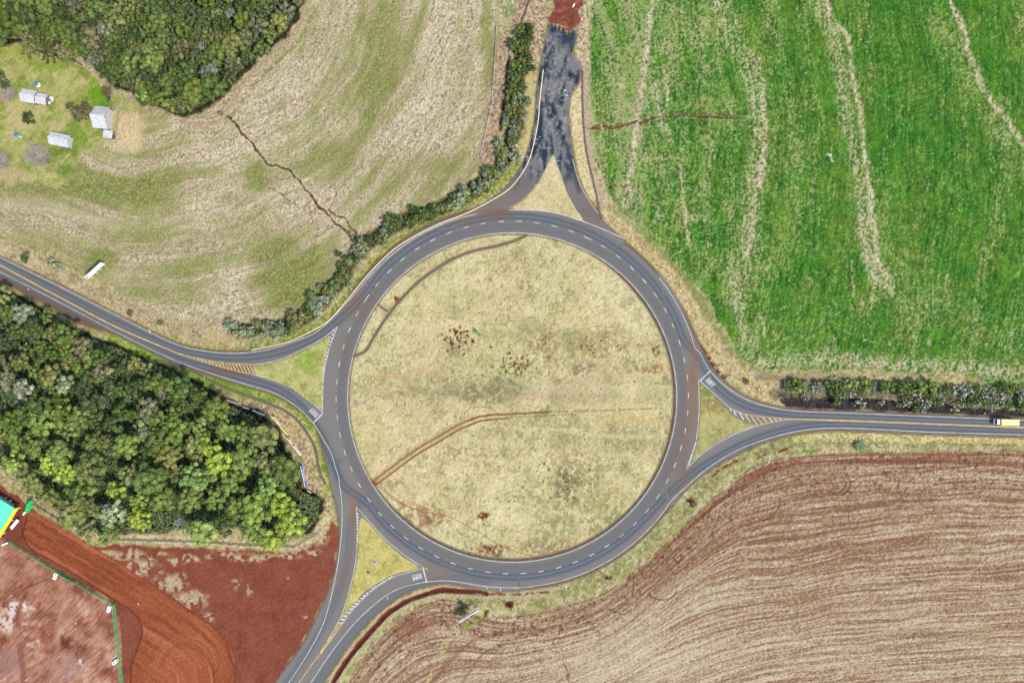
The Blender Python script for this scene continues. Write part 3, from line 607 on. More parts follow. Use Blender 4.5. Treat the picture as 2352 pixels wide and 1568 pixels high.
pathB = cr([(2460,978),(2352,974),(2133,964),(1965,958),(1830,952),(1750,942),(1690,920),(1640,878),(1600,812)]+[ringpt(416, a) for a in range(72, -50, -9)]+[(848,664),(800,716),(730,772),(650,806),(560,821),(480,816),(400,800),(272,743),(136,672),(0,602),(-60,572)], 10)
pathC = cr([ringpt(414, 236),(806,1200),(802,1260),(790,1320),(765,1390),(735,1450),(695,1515),(655,1575)], 10)
pathD = cr([(715,1590),(760,1520),(820,1440),(880,1385),(950,1345),(1040,1328),(1120,1332)], 10)
ringc = cr([ringpt(392, a) for a in range(0, 361, 8)], 10)
def trk(p, off, wd): d = dist_line(ax_, ay_, p, 40); return np.exp(-((d-off)/wd)**2)
nA = fbm(ax_, ay_, 40, 3, 80); nB = fbm(ax_, ay_, 12, 3, 81); nC = fbm(ax_, ay_, 5, 2, 82)
col = np.zeros((len(V2), 3), np.float32)+c3(136,132,127)
def mx(m, rgb):
    global col
    m = np.clip(m, 0, 1)[:, None]; col = col*(1-m)+c3(*rgb)*m
mx(nA*.4, (138,130,123)); mx((1-sm(4, 18, dist_line(ax_, ay_, ringc, 40)))*.75, (116,114,111))
for p, a in ((pathA, .8), (pathB, .8), (pathC, .35), (pathD, .3)): mx(trk(p, 0, 12)*min(a*1.15, .95), (115,117,119))
for p, a in ((pathA, .95), (pathB, .85), (pathC, .35), (pathD, .4)): mx(trk(p, 4.5, 3.8)*a*.85, (84,98,112))
for p in (pathA, pathB): mx(trk(p, 0, 2.2)*.55, (150,138,128)); mx(trk(p, 10.5, 2.5)*.4, (140,124,112))
for (bx, by, rx, ry, a, rgb) in ((1592,880,13,110,.8,(150,112,88)),(1575,1000,16,90,.5,(132,106,90)),(815,700,50,30,.55,(140,104,82)),(790,790,20,40,.3,(130,108,92)),(1140,488,40,12,.8,(134,94,72)),(1080,505,60,12,.5,(132,104,88)),(1360,500,50,30,.5,(126,100,88)),(812,1180,10,50,.7,(156,112,86)),(1010,1310,40,16,.55,(142,112,92)),(940,1365,60,16,.3,(140,112,92)),(1195,420,50,30,.5,(112,96,86)),(540,850,50,12,.7,(134,92,72)),(860,1090,20,30,.5,(146,100,78)),(790,1330,60,60,.35,(138,116,98)),(560,800,80,10,.3,(146,116,96)),(1560,1060,30,60,.4,(128,104,90)),(1560,1130,80,60,.2,(130,110,96))):
    mx(np.exp(-(((ax_-bx)/rx)**2+((ay_-by)/ry)**2))*a*(.6+.7*nB), rgb)
arm = inside(ax_, ay_, RW) | inside(ax_, ay_, RE) | inside(ax_, ay_, RS) | inside(ax_, ay_, RN); mx((RR > 435.5)*(~arm)*.8, (118,96,76)); mx((RR < 375.5)*.8, (98,78,60))
for ed in (W_TOP, W_BOT, S_L[2:], S_R[1:-2], E_T[2:], E_B[:-1], N_E[:7]): mx((1-sm(1, 4.5, dist_line(ax_, ay_, cr(ed), 8)))*.6, (122,100,82))
mx(sm(8, 0, dist_line(ax_, ay_, cr([(0,640),(102,692),(187,740),(250,758)]), 30))*.6, (128,100,82))
mx(inside(ax_, ay_, np.array([(-60,606),(0,630),(136,700),(250,760),(187,748),(102,700),(0,648),(-60,620)]))*.8, (122,98,84))
# torn and re-tarred north arm
nn = sm(440, 370, ay_)*(RR > 445); nS = fbm(ax_*1.0+.1*ay_, ay_/3.2, 9, 3, 84); t_ = .7*nS+.15*nA+.15*nC
mx(nn, (104,105,106)); mx(nn*sm(.56, .60, t_), (130,128,127)); mx(nn*sm(.46, .40, t_), (70,78,88)); mx(nn*sm(.32, .26, t_), (50,58,70)); mx(nn*sm(.80, .9, nC)*.7, (166,162,156))
mx(sm(430, 400, ay_)*0+trk(cr([(1300,330),(1312,370),(1322,410),(1330,440)]), 0, 5)*.8*(RR > 440), (58,66,76)); mx(np.exp(-(((ax_-1301)/20)**2+((ay_-88)/18)**2))*.9, (48,60,76))
mx((RR > 440)*sm(360, 470, ay_)*sm(520, 480, ay_)*.4, (122,106,98))
me = bpy.data.meshes.new('road')
Wv = [((a-CX)*S, (CY-b)*S, ZR) for a, b in V2]
Tl = []
for t3 in T:
    a, b, c = (V2[i] for i in t3)
    Tl.append(tuple(int(i) for i in (t3 if ((b[0]-a[0])*(c[1]-a[1])-(b[1]-a[1])*(c[0]-a[0])) < 0 else t3[::-1])))
me.from_pydata(Wv, [], Tl); at = me.attributes.new('soil', 'FLOAT_COLOR', 'POINT')
at.data.foreach_set('color', np.concatenate([lin(col)/KALB, np.ones((len(col), 1))], 1).astype(np.float32).ravel())
me.materials.append(ground_mat('asphalt', .07, .08, 3.0)); ro = bpy.data.objects.new('road', me); COL.objects.link(ro); tag(ro, kind='structure')

# ------------------------------------------------------------------ painted markings
M = {}
M['white_paint'] = mat('white_paint', alb(190,180,164), .7, scale=.35, rgb2=(.52,.51,.48,1))
M['yellow_paint'] = mat('yellow_paint', alb(206,168,104), .7, scale=.35, rgb2=(.55,.40,.15,1))
def line_mesh(mb, pts, wd, z, step=6, raw=False):
    p = np.array(pts, float) if raw else cr(pts, step)
    q = np.stack([(p[:, 0]-CX)*S, (CY-p[:, 1])*S], 1); t = np.gradient(q, axis=0); t /= np.maximum(np.linalg.norm(t, axis=1), 1e-9)[:, None]
    n = np.stack([-t[:, 1], t[:, 0]], 1)*wd/2; a = q+n; b = q-n
    for i in range(len(q)-1): mb.quad((*b[i], z), (*b[i+1], z), (*a[i+1], z), (*a[i], z))
ZM = ZR+.006
wl = MB(); yl_ = MB(); LW_ = .27
lay = [0]
def WL(pts, wd=LW_, **k): lay[0] = (lay[0]+1) % 5; line_mesh(wl, pts, wd, ZM+lay[0]*.004, **k)
def YL(pts, wd=.28, **k): lay[0] = (lay[0]+1) % 5; line_mesh(yl_, pts, wd, ZM+lay[0]*.004, **k)
WL([ringpt(378, a) for a in np.arange(0, 361, 2)], raw=True)
WL([(-60,561),(0,591),(136,657),(292,736),(401,789),(476,807),(544,811),(612,803),(680,782),(731,759),(790,702),(846,638)]+[ringpt(428.5, a) for a in range(-47, -10, 4)])
wlow = [(-60,594),(0,624),(136,694),(272,765),(391,823),(476,854),(561,881),(629,902),(680,932),(719,971),(748,1017),(761,1040),(770,1070),(778,1099),(786,1173),(781,1258),(767,1342),(744,1427),(710,1495),(663,1568),(640,1600)]
WL(wlow)
for o_ in (-1.1, 1.1):
    YL([(-60,578+o_),(0,609+o_),(136,682+o_),(272,753+o_),(408,811+o_*.3)])
YL([(408,810.5),(450,821),(493,830),(540,835),(584,836.5)]); YL([(408,811.5),(450,825),(493,838),(544,852),(584,860)])
WL([(584,836.5),(595,836),(646,825),(697,801),(741,777),(775,750)]); WL([(584,860),(629,874),(673,891),(714,922),(741,947)])
WL([(775,751),(765,776),(756,803),(746,847),(742,891),(741,947)])
for i in range(19):
    x = 437+i*8; ya = np.interp(x, (408,450,493,540,584), (810,821,830,835,836)); xb = x+5+i*.35; yb_ = np.interp(xb, (408,450,493,544,592), (811,825,838,852,862))
    YL([(x, ya), (xb, yb_)], .42)
for i in range(15):
    x = 592+i*8.2; y = np.interp(x, (584,629,673,714,741), (860,874,891,922,947)); L_ = 8*(1-i/18)
    WL([(x-2, y), (x-4, y-L_)], .42)
for i in range(17):
    t_ = i/16; y = 762+t_*130; x = np.interp(y, (751,776,803,847,891), (775,765,756,746,742)); WL([(x-.5, y), (x-1-6*(1-t_)**.7, y-5)], .5)
# stop lines
def bar(a, b, wd): line_mesh(wl, [a, b], wd, ZM+.024, raw=True)
bar((719.5,971), (741.4,949), .62); bar((1608,874), (1631,851.5), .62); bar((971.8,1304.5), (980.3,1336.5), .62)
# east arm
WL([ringpt(435, a) for a in range(51, 76, 4)]+[(1606,808.5),(1631,852),(1669,889),(1713,916),(1763,933),(1831,944),(1965,949),(2133,956),(2352,964.7),(2460,969)])
for o_ in (-1.1, 1.1): YL([(1824,962+o_*.3),(1965,966.6+o_),(2133,973+o_),(2352,981.5+o_),(2460,985.5+o_)])
WL([(2460,1002),(2352,998),(2133,991.6),(1982,984),(1898,983),(1831,990),(1764,1006.7),(1696,1032),(1629,1072),(1572,1121),(1545,1146)]+[ringpt(435.5, a) for a in range(126, 176, 5)]+[(1194,1349),(1115.6,1346),(1071,1338.6),(1026.5,1333),(976,1336),(922.5,1349),(878,1373),(818.6,1426),(765,1491.6),(713,1568),(690,1600)])
WL([(1604.6,872),(1605.6,943),(1599,1010),(1587,1047),(1577,1075.6),(1600,1052),(1629,1030),(1679.5,1000),(1737,978)], step=4)
WL([(1607,874),(1646,909),(1676,936),(1695,945)]); YL([(1695,945),(1713,951),(1763.5,958),(1824,962)]); YL([(1737,978),(1763.5,971),(1797,965),(1824,962)])
for i, (a, b, c_, d_) in enumerate(((340,380,350,405),(365,395,385,435),(405,410,435,460),(445,425,480,480),(485,435,530,500),(525,445,567,495),(565,447,600,485),(605,450,634,476),(640,452,664,470),(680,456,698,466))):
    (WL if i < 3 else YL)([(1561.9+a*.33594, 808.5+b*.33594), (1561.9+c_*.33594, 808.5+d_*.33594)], .5)
for i in range(12):
    t_ = i/11; y = 1008+t_*60; x = np.interp(y, (943,1010,1047,1076), (1605.6,1599,1587,1577)); WL([(x, y), (x+5*(.4+.6*t_), y-3)], .5)
# south arm
WL([(818,1164),(820,1192),(820,1251),(815.6,1296),(804,1349),(786,1408),(777,1426)]); WL([(818,1164),(836,1183),(878,1230),(922.5,1269),(973,1303),(983,1307)])
WL([(973,1304),(937,1314),(902,1325),(863,1349),(833,1376),(810,1399.5),(786,1432)])
YL([(777,1426),(759,1459),(729.5,1506),(686,1568),(664,1600)]); YL([(786,1432),(777,1446),(741,1495),(729,1512)])
for i in range(20):
    t_ = i/19; p = np.array([np.interp(t_, (0,.35,.6,.8,1), (902,863,833,810,788)), np.interp(t_, (0,.35,.6,.8,1), (1325,1349,1376,1399.5,1430))]); WL([tuple(p), (p[0]-4-7*t_, p[1]-2+2*t_)], .75)
for i in range(14):
    t_ = i/13; a = (np.interp(t_, (0,1), (775,733)), np.interp(t_, (0,1), (1430,1500))); b = (np.interp(t_, (0,1), (784,738)), np.interp(t_, (0,1), (1434,1498))); YL([(a[0], a[1]+2), (b[0], b[1]-1)], .55)
for i in range(10):
    y = 1178+i*7; WL([(820, y), (823.5, y+3)], .5)
# north arm
WL([(1171,482),(1230,483.5),(1279,490),(1341,509.5),(1390,529),(1436,549)], .34); YL([(1171,478),(1204,456),(1236,420),(1256,382),(1271,355)], .16); WL([(1271,355),(1279,378),(1289,404),(1302,443),(1322,480),(1341,509)], .16)
WL([(1315,367),(1328,412),(1351,458),(1381,498),(1394,514)], .22)
for k in range(62):
    a = 2.2+k*360/62; e = 1.55 if k in (52, 4) else .9
    WL([ringpt(404.5, a+q) for q in (-e, -e/3, e/3, e)], .34, raw=True)
    p = np.array(ringpt(404.5, a+2.9)); WL([tuple(p-(.5, 0)), tuple(p+(.5, 0))], .2, raw=True)
# PARE lettering on the three approaches: (0,0) lower left of a 4 x 5 cell per letter
PARE = {'P': ((0,0,0,5),(0,5,2,5),(2,5,2,2.6),(0,2.6,2,2.6)), 'A': ((0,0,0,5),(2,0,2,5),(0,5,2,5),(0,2.4,2,2.4)), 'R': ((0,0,0,5),(0,5,2,5),(2,5,2,2.7),(0,2.6,2,2.6),(2,2.4,2,0)), 'E': ((0,0,0,5),(0,5,2,5),(0,2.5,1.6,2.5),(0,0,2,0))}
def pare(cx_, cy_, dx, dy):
    c = P3(cx_, cy_); f = Vector((dx, -dy, 0)).normalized(); rgt = Vector((f.y, -f.x, 0)); wd = 2.5; ht = 4.1
    for i, ch in enumerate('PARE'):
        for j, (x0, y0, x1, y1) in enumerate(PARE[ch]):
            u0, u1 = -wd/2+i*wd/3.8+x0*.21, -wd/2+i*wd/3.8+x1*.21; v0, v1 = -ht/2+y0*ht/5, -ht/2+y1*ht/5; z = ZM+.004*j
            if x0 == x1: u0 -= .09; u1 += .09
            else: v0 -= .22 if y0 > 0 else 0; v1 = v0+.42; u0 += .09; u1 += .0
            q = [c+rgt*u+f*v for u, v in ((u0,v0),(u1,v0),(u1,v1),(u0,v1))]; wl.quad(*[(p.x, p.y, z) for p in q])
pare(719.7, 947.5, 1, 1); pare(1633, 878, -215, -240); pare(957.5, 1325, 490, -130)
tag(wl.build('white_markings', M['white_paint']), kind='structure'); tag(yl_.build('yellow_markings', M['yellow_paint']), kind='structure')

# ------------------------------------------------------------------ labels that single out
ORD = ['first','second','third','fourth','fifth','sixth','seventh','eighth','ninth','tenth','eleventh','twelfth','thirteenth','fourteenth','fifteenth','sixteenth','seventeenth','eighteenth']
REGY = []
def reg(o, label, cat, group=None): REGY.append((o, label, cat, group)); return o
def finish_labels():
    d = {}
    for r_ in REGY: d.setdefault(r_[1], []).append(r_)
    for lab, L in d.items():
        L.sort(key=lambda r_: r_[0].location.x)
        for i, (o, _, cat, group) in enumerate(L):
            tag(o, lab if len(L) == 1 else lab+', '+('leftmost' if i == 0 else 'rightmost' if i == len(L)-1 else ORD[i]+' from left' if i <= len(L)//2 and i < 18 else ORD[len(L)-1-i]+' from right'), cat, group)

# ------------------------------------------------------------------ foliage
M['leaf'] = leaf_mat('leaves'); M['leaf_soft'] = leaf_mat('soft_leaves', .55, 1.5)
M['bloom'] = leaf_mat('flowering_leaves', .6, 1.4, (.46,.46,.38,1), .36); M['bark'] = mat('bark', (.10,.085,.065,1), .9); M['pale_bark'] = mat('pale_bark', (.34,.31,.28,1), .9)
def leaves_mesh(name, blobs, leaf, dens, rs_, mtl, core=True, flat=0.0, tilt=.95):
    """leaf clusters laid over a set of (centre, radius) lumps"""
    V = []; F = []; n0 = 0; cs = np.array([b[0] for b in blobs]); rr_ = np.array([b[1] for b in blobs])
    for i, (c, r_) in enumerate(blobs):
        n = max(8, int(dens*r_*r_/(leaf*leaf)*6)); d = rs_.normal(size=(n, 3)); d[:, 2] = np.abs(d[:, 2])*1.0-.25*rs_.random(n); d /= np.linalg.norm(d, axis=1)[:, None]
        rad = r_*rs_.uniform(.62, 1.22, n); p = c+d*rad[:, None]*np.array([1, 1, .85])
        dd = np.linalg.norm(p[:, None]-cs[None], axis=2)/rr_[None]; dd[:, i] = 9; k = dd.min(1) > .70; p = p[k]; d = d[k]; n = len(p)
        if not n: continue
        nr = d+rs_.normal(size=(n, 3))*tilt*.5; nr /= np.linalg.norm(nr, axis=1)[:, None]
        t = np.cross(nr, rs_.normal(size=(n, 3))); t /= np.maximum(np.linalg.norm(t, axis=1), 1e-6)[:, None]; b = np.cross(nr, t)
        s1 = (leaf*rs_.uniform(.5, 1.1, n)/2)[:, None]; s2 = (leaf*rs_.uniform(.4, .9, n)/2)[:, None]
        q = np.stack([p-t*s1, p-b*s2+t*s1*.2, p+t*s1, p+b*s2-t*s1*.2], 1).reshape(-1, 3); V.append(q); F.append(np.arange(n*4).reshape(-1, 4)+n0); n0 += n*4
    V = np.concatenate(V).tolist(); F = np.concatenate(F).tolist()
    if core:
        for c, r_ in blobs:
            b0 = len(V); K = 8
            for zz, q in ((-.5,.5),(.0,.70),(.4,.52)):
                for j in range(K): a = 2*PI*j/K; q2 = q*rs_.uniform(.72, 1.22); V.append([c[0]+r_*q2*math.cos(a), c[1]+r_*q2*math.sin(a), c[2]+r_*(.82*zz+rs_.uniform(-.12, .12))])
            V.append([c[0], c[1], c[2]+r_*.55])
            for l_ in (0, 1):
                for j in range(K): F.append([b0+l_*K+j, b0+l_*K+(j+1) % K, b0+(l_+1)*K+(j+1) % K, b0+(l_+1)*K+j])
            for j in range(K): F.append([b0+2*K+j, b0+2*K+(j+1) % K, b0+3*K])
    me = bpy.data.meshes.new(name); me.from_pydata(V, [], F); me.materials.append(mtl); me.update(); return me
def crown_blobs(R, zc, hh, nb, br, rs_, spread=1.0):
    B = []
    for i in range(nb):
        a = rs_.uniform(0, 2*PI); q = math.sqrt((i+.5)/nb)*R*.80*spread; a = i*2.399+rs_.normal()*.35
        z = zc+hh*(1-(q/R)**2)*rs_.uniform(.6, 1.05)-hh*.35; B.append((np.array([q*math.cos(a), q*math.sin(a), z]), br*rs_.uniform(.75, 1.3)))
    return B
def trunk_mesh(name, h, r0, R, rs_, mtl, n=6):
    mb = MB(); mb.tube([(0,0,-.2),(rs_.normal()*.15, rs_.normal()*.15, h*.35),(rs_.normal()*.3, rs_.normal()*.3, h*.75)], [r0, r0*.75, r0*.35], 7)
    for i in range(n):
        a = i*2*PI/n+rs_.normal()*.3; q = R*rs_.uniform(.45, .75); z0 = h*rs_.uniform(.3, .5)
        mb.tube([(0,0,z0),(q*.5*math.cos(a), q*.5*math.sin(a), z0+h*.2),(q*math.cos(a), q*math.sin(a), z0+h*.36)], [r0*.45, r0*.28, r0*.1], 5)
    return mb.mesh(name, mtl, True)
def twig_mesh(name, R, h, n, rs_, mtl, thick=.09, low=.2):
    mb = MB(); mb.tube([(0,0,-.2),(0,0,h*low+.3)], [thick*2.6, thick*2], 6)
    def br(p, d, L, r_, k):
        e = p+d*L; mid = p+d*L*.5+Vector(rs_.normal(size=3))*L*.07; mb.tube([p, mid, e], [r_, r_*.75, r_*.45], 4, False)
        if k:
            for j in range(4 if k > 1 else 3):
                d2 = (d+Vector(rs_.normal(size=3))*.55); d2.z = abs(d2.z)*.7+.05; br(p+d*L*rs_.uniform(.45, 1), d2.normalized(), L*.62, r_*.6, k-1)
    for i in range(n):
        a = i*2*PI/n+rs_.normal()*.25; d = Vector((math.cos(a), math.sin(a), rs_.uniform(.35, 1.1))).normalized(); br(Vector((0,0,h*low)), d, R*.55, thick, 3)
    return mb.mesh(name, mtl)
R0 = np.random.default_rng(21)
BIG = []; SMALL = []; SHRUB = []; BLOOM = []; BARE = []; GREYB = []
for i in range(7):
    R_ = 4.6+.3*(i % 4); BIG.append((R_, leaves_mesh('crown', crown_blobs(R_, 8.2, 3.2, 26 if i < 4 else 20, 1.25 if i < 4 else 1.5, R0), .56, .50, R0, M['leaf']), trunk_mesh('trunk', 9, .3, R_, R0, M['bark'])))
for i in range(5):
    R_ = 3.0+.2*i; SMALL.append((R_, leaves_mesh('crown', crown_blobs(R_, 6.2, 2.4, 13+i, 1.05, R0), .50, .52, R0, M['leaf_soft']), trunk_mesh('trunk', 6.5, .2, R_, R0, M['bark'])))
for i in range(5):
    R_ = 1.9+.15*i; SHRUB.append((R_, leaves_mesh('foliage', crown_blobs(R_, 1.6, 1.6, 12+i, .75, R0), .42, .34, R0, M['leaf_soft']), None))
for i in range(4):
    R_ = 2.0+.2*i; BLOOM.append((R_, leaves_mesh('foliage', crown_blobs(R_, 1.9, 1.8, 16, .62, R0, 1.1), .40, .34, R0, M['bloom']), None))
for i in range(3): BARE.append((3.2, twig_mesh('branches', 3.2, 7.5, 6, R0, M['pale_bark'], .13, .55)))
big_bare = twig_mesh('branches', 7.0, 7.0, 34, R0, mat('grey_twigs', (.36,.32,.27,1), .9), .13, .10)
HUES = {'dark green': (.046,.064,.019), 'deep green': (.060,.086,.019), 'mid green': (.086,.115,.024), 'bright yellow green': (.165,.215,.030), 'yellow green': (.120,.160,.034), 'olive': (.112,.122,.036), 'olive brown': (.105,.104,.046), 'greyish': (.120,.130,.074), 'pale blue green': (.160,.180,.100)}
first = {}
def plant(name, proto, x, y, z, hue, label, cat, group, scale=None, rz=None):
    """one tree or shrub: an Empty at its foot with crown (and trunk) meshes of its own"""
    p = P3(x, y, z); o = empty(name, (p.x, p.y, 0), RNG.uniform(0, 6.28) if rz is None else rz)
    s_ = scale or 1.0; s_ *= RNG.uniform(.92, 1.1); o.scale = (s_*RNG.uniform(.84, 1.16), s_*RNG.uniform(.84, 1.16), s_*RNG.uniform(.85, 1.2))
    c = bpy.data.objects.new(proto[1].name.split('.')[0], proto[1]); COL.objects.link(c); c.parent = o
    h_ = HUES[hue]; k = RNG.uniform(.85, 1.18); k *= (1.12 if y < 300 else 1.3); c.color = (h_[0]*k*RNG.uniform(.92, 1.1), h_[1]*k, h_[2]*k*RNG.uniform(.85, 1.2), 1)
    if len(proto) > 2 and proto[2] is not None:
        t = bpy.data.objects.new('trunk', proto[2]); COL.objects.link(t); t.parent = o
    reg(o, label, cat, group); return o
def poisson(poly, dmin_f, tries, rs_):
    poly = np.asarray(poly, float); x0, y0 = np.maximum(poly.min(0), (-30, -30)); x1, y1 = poly.max(0); cand = np.stack([rs_.uniform(x0, x1, tries), rs_.uniform(y0, y1, tries)], 1)
    ok_ = sdf(cand[:, 0], cand[:, 1], poly, 80) > 9; cand = cand[ok_]; out = []
    for c in cand:
        d = dmin_f(c[0], c[1])
        if all((c[0]-o[0])**2+(c[1]-o[1])**2 > (.5*(d+o[2]))**2 for o in out): out.append((c[0], c[1], d))
    return out
def nz(x, y, sc_, seed): return float(fbm(np.array([[x]]), np.array([[y]]), sc_, 3, seed)[0, 0])
# wood south of the western road
LM_LO = [((590,960),'beside the white hoardings'),((660,1030),'beside the yellow and red hoardings'),((660,1110),'behind the blue hoarding'),((650,1200),'at the wood corner by the road'),((480,1190),'above the wire fence of the red yard'),((250,1190),'at the lower edge above the haul track'),((90,1110),'near the green-roofed building'),((40,900),'at the left margin of the southern wood'),((80,730),'by the wide shoulder of the western road'),((240,830),'under the bend of the western road'),((380,880),'along the grass strip under the road'),((250,980),'inside the left half of the southern wood'),((430,1040),'in the middle of the southern wood'),((330,1110),'in the lower middle of the southern wood'),((140,1010),'deep in the left of the southern wood')]
def near(L, x, y): return min(L, key=lambda q: (q[0][0]-x)**2+(q[0][1]-y)**2)[1]
rs1 = np.random.default_rng(33)
pl = poisson(F_LO, lambda x, y: 31+12*sm(850, 1100, y)+rs1.uniform(-7, 7), 9000, rs1)
nbroad = 0
HL = np.array([(520,916),(548,927),(608,954),(662,996),(693,1044),(703,1118),(712,1130)], float)
for x, y, d in pl:
    if dist_line(np.array([[x]]), np.array([[y]]), HL, 60)[0, 0] < 17: continue
    y_n = nz(x, y, 90, 5); q = rs1.random(); low = sm(900, 1080, y)
    if y > 1210 and x < 420: pass
    if q < .05 or (x > 380 and y < 960 and q < .2):
        plant('leafless_tree', BARE[rs1.integers(3)], x, y, 5, 'greyish', 'leafless pale branched tree '+near(LM_LO, x, y), 'tree', 'leafless trees in the woods', rs1.uniform(.8, 1.1)); continue
    t_ = y_n*.45+rs1.random()*.55+.22*low-.1
    hue = 'dark green' if t_ < .22 else 'deep green' if t_ < .34 else 'olive brown' if t_ < .42 and low < .6 else 'olive' if t_ < .52 else 'mid green' if t_ < .68 else 'yellow green' if t_ < .86 else 'bright yellow green'
    if rs1.random() < .03: hue = 'pale blue green'
    if low < .4 and hue == 'bright yellow green': hue = 'olive'
    big = d > 38; pr = BIG[rs1.integers(len(BIG))] if big else SMALL[rs1.integers(len(SMALL))]; k = d*S*.76/pr[0]
    nbroad += 1; plant('broadleaf_tree', pr, x, y, 7 if big else 5, hue, ('large ' if d > 46 else 'tall ' if big else 'small ')+hue+' broadleaf tree '+near(LM_LO, x, y), 'tree', 'broadleaf trees in the southern wood', k)
plant('broadleaf_tree', BIG[1], 605, 1228, 7, 'yellow green', 'rounded yellow green tree bulging over the fence into the red yard', 'tree', 'broadleaf trees in the southern wood', 1.28)
plant('broadleaf_tree', SMALL[1], 205, 1246, 3, 'bright yellow green', 'small bright sapling beside the haul track below the wood', 'tree', None, .5)
# wood behind the farm
LM_UP = [((60,40),'at the far upper left of the northern wood'),((200,40),'along the top of the northern wood'),((340,40),'at the top middle of the northern wood'),((480,40),'at the upper right of the northern wood'),((630,40),'by the upper right corner of the northern wood'),((600,120),'on the field edge of the northern wood'),((500,190),'at the lower right edge of the northern wood'),((420,240),'at the lowest tip of the northern wood'),((320,200),'beside the curving farm path'),((230,140),'behind the farm lawn'),((350,130),'in the heart of the northern wood'),((480,110),'in the right half of the northern wood'),((120,80),'behind the araucarias of the farm')]
rs2 = np.random.default_rng(44)
pl = poisson(F_UP, lambda x, y: 29+6*sm(130, 230, y)+rs2.uniform(-6, 6), 9000, rs2)
for x, y, d in pl:
    q = rs2.random()
    if q < .10:
        plant('leafless_tree', BARE[rs2.integers(3)], x, y, 5, 'greyish', 'leafless grey tree '+near(LM_UP, x, y), 'tree', 'leafless trees in the woods', rs2.uniform(.75, 1.0)); continue
    t_ = rs2.random()*.8+nz(x, y, 70, 9)*.2
    hue = 'dark green' if t_ < .24 else 'deep green' if t_ < .44 else 'greyish' if t_ < .48 else 'olive brown' if t_ < .54 else 'mid green' if t_ < .80 else 'olive' if t_ < .88 else 'yellow green'
    pr = SMALL[rs2.integers(len(SMALL))] if d < 33 else BIG[4+rs2.integers(3)]; k = d*S*.80/pr[0]
    nbroad += 1; plant('broadleaf_tree', pr, x, y, 6, hue, ('tall ' if d > 32 else 'mid-sized ' if d > 27 else 'small ')+hue+' tree '+near(LM_UP, x, y), 'tree', 'broadleaf trees in the northern wood', k)
for x, y, hue, lab in ((486,214,'deep green','round deep green tree at the wood tip by the field'),(352,118,'yellow green','tall yellow green tree in the heart of the northern wood'),(432,240,'olive','broad olive tree at the lowest tip of the northern wood'),(336,218,'yellow green','yellow green tree where the farm path meets the wood')):
    plant('broadleaf_tree', BIG[rs2.integers(4)], x, y, 7, hue, lab, 'tree', 'broadleaf trees in the northern wood', .95)
print('broadleaf', nbroad, 'objects', len(bpy.data.objects))
def undergrowth(name, poly, n, seed, label, zlo=1.5, zhi=3.6, rgb=None, cat='undergrowth', sz=(.2,.5)):
    rs_ = np.random.default_rng(seed); p_ = np.asarray(poly, float); x0, y0 = np.maximum(p_.min(0), -60); x1, y1 = p_.max(0)
    c = np.stack([rs_.uniform(x0, x1, n*2), rs_.uniform(y0, y1, n*2)], 1); c = c[sdf(c[:, 0], c[:, 1], p_, 80) > 3][:n]
    q = fbm(c[:, 0], c[:, 1], 14, 2, seed); z = zlo+(zhi-zlo)*q+rs_.uniform(-.1, .1, len(c))*zhi; W_ = np.stack([(c[:, 0]-CX)*S, (CY-c[:, 1])*S, z], 1)
    nr = np.stack([rs_.normal(size=len(c))*.5, rs_.normal(size=len(c))*.5, np.ones(len(c))], 1); nr /= np.linalg.norm(nr, axis=1)[:, None]
    t = np.cross(nr, rs_.normal(size=(len(c), 3))); t /= np.linalg.norm(t, axis=1)[:, None]; b = np.cross(nr, t); s1 = rs_.uniform(sz[0], sz[1], (len(c), 1))
    V = np.stack([W_-t*s1, W_-b*s1, W_+t*s1, W_+b*s1], 1).reshape(-1, 3); me = bpy.data.meshes.new(name); me.from_pydata(V.tolist(), [], np.arange(len(V)).reshape(-1, 4).tolist()); me.materials.append(M['leaf_soft'])
    o = bpy.data.objects.new(name, me); COL.objects.link(o); o.color = rgb or (.095,.125,.050,1); tag(o, label, cat, kind='stuff')
inset_lo = [(x-(12 if 500 < x < 760 and y < 1130 else 0), y) for x, y in F_LO]
undergrowth('undergrowth', F_UP, 45000, 3, 'low scrub filling the gaps of the northern wood'); undergrowth('undergrowth', inset_lo, 60000, 4, 'low scrub filling the gaps of the southern wood')

# araucarias by the farm
AR = []
for i in range(3):
    B = []; R_ = 4.6
    for a in range(9):
        for q in (.45, .75, 1.0):
            an = a*2*PI/9+R0.normal()*.1+q*.3; B.append((np.array([R_*q*math.cos(an), R_*q*math.sin(an), 9+R0.normal()*.3-q*.6]), .78*R0.uniform(.8, 1.2)))
    B += [(np.array([R0.normal()*.8, R0.normal()*.8, 9.6]), .9) for _ in range(5)]
    AR.append((R_, leaves_mesh('crown', B, .45, .34, R0, M['leaf']), trunk_mesh('trunk', 11, .3, 6, R0, M['bark'], 9)))
for i, (x, y, hue, lab) in enumerate(((66,102,'olive','leftmost spreading araucaria above the farm lawn'),(112,118,'dark green','dark araucaria in the middle of the farm group'),(158,130,'olive','rightmost spreading araucaria above the farm lawn'),(88,84,'deep green','araucaria behind the farm group against the wood'))):
    plant('araucaria_tree', AR[i % 3], x, y, 9, hue, lab, 'tree', 'araucarias behind the farm lawn', 1.0)
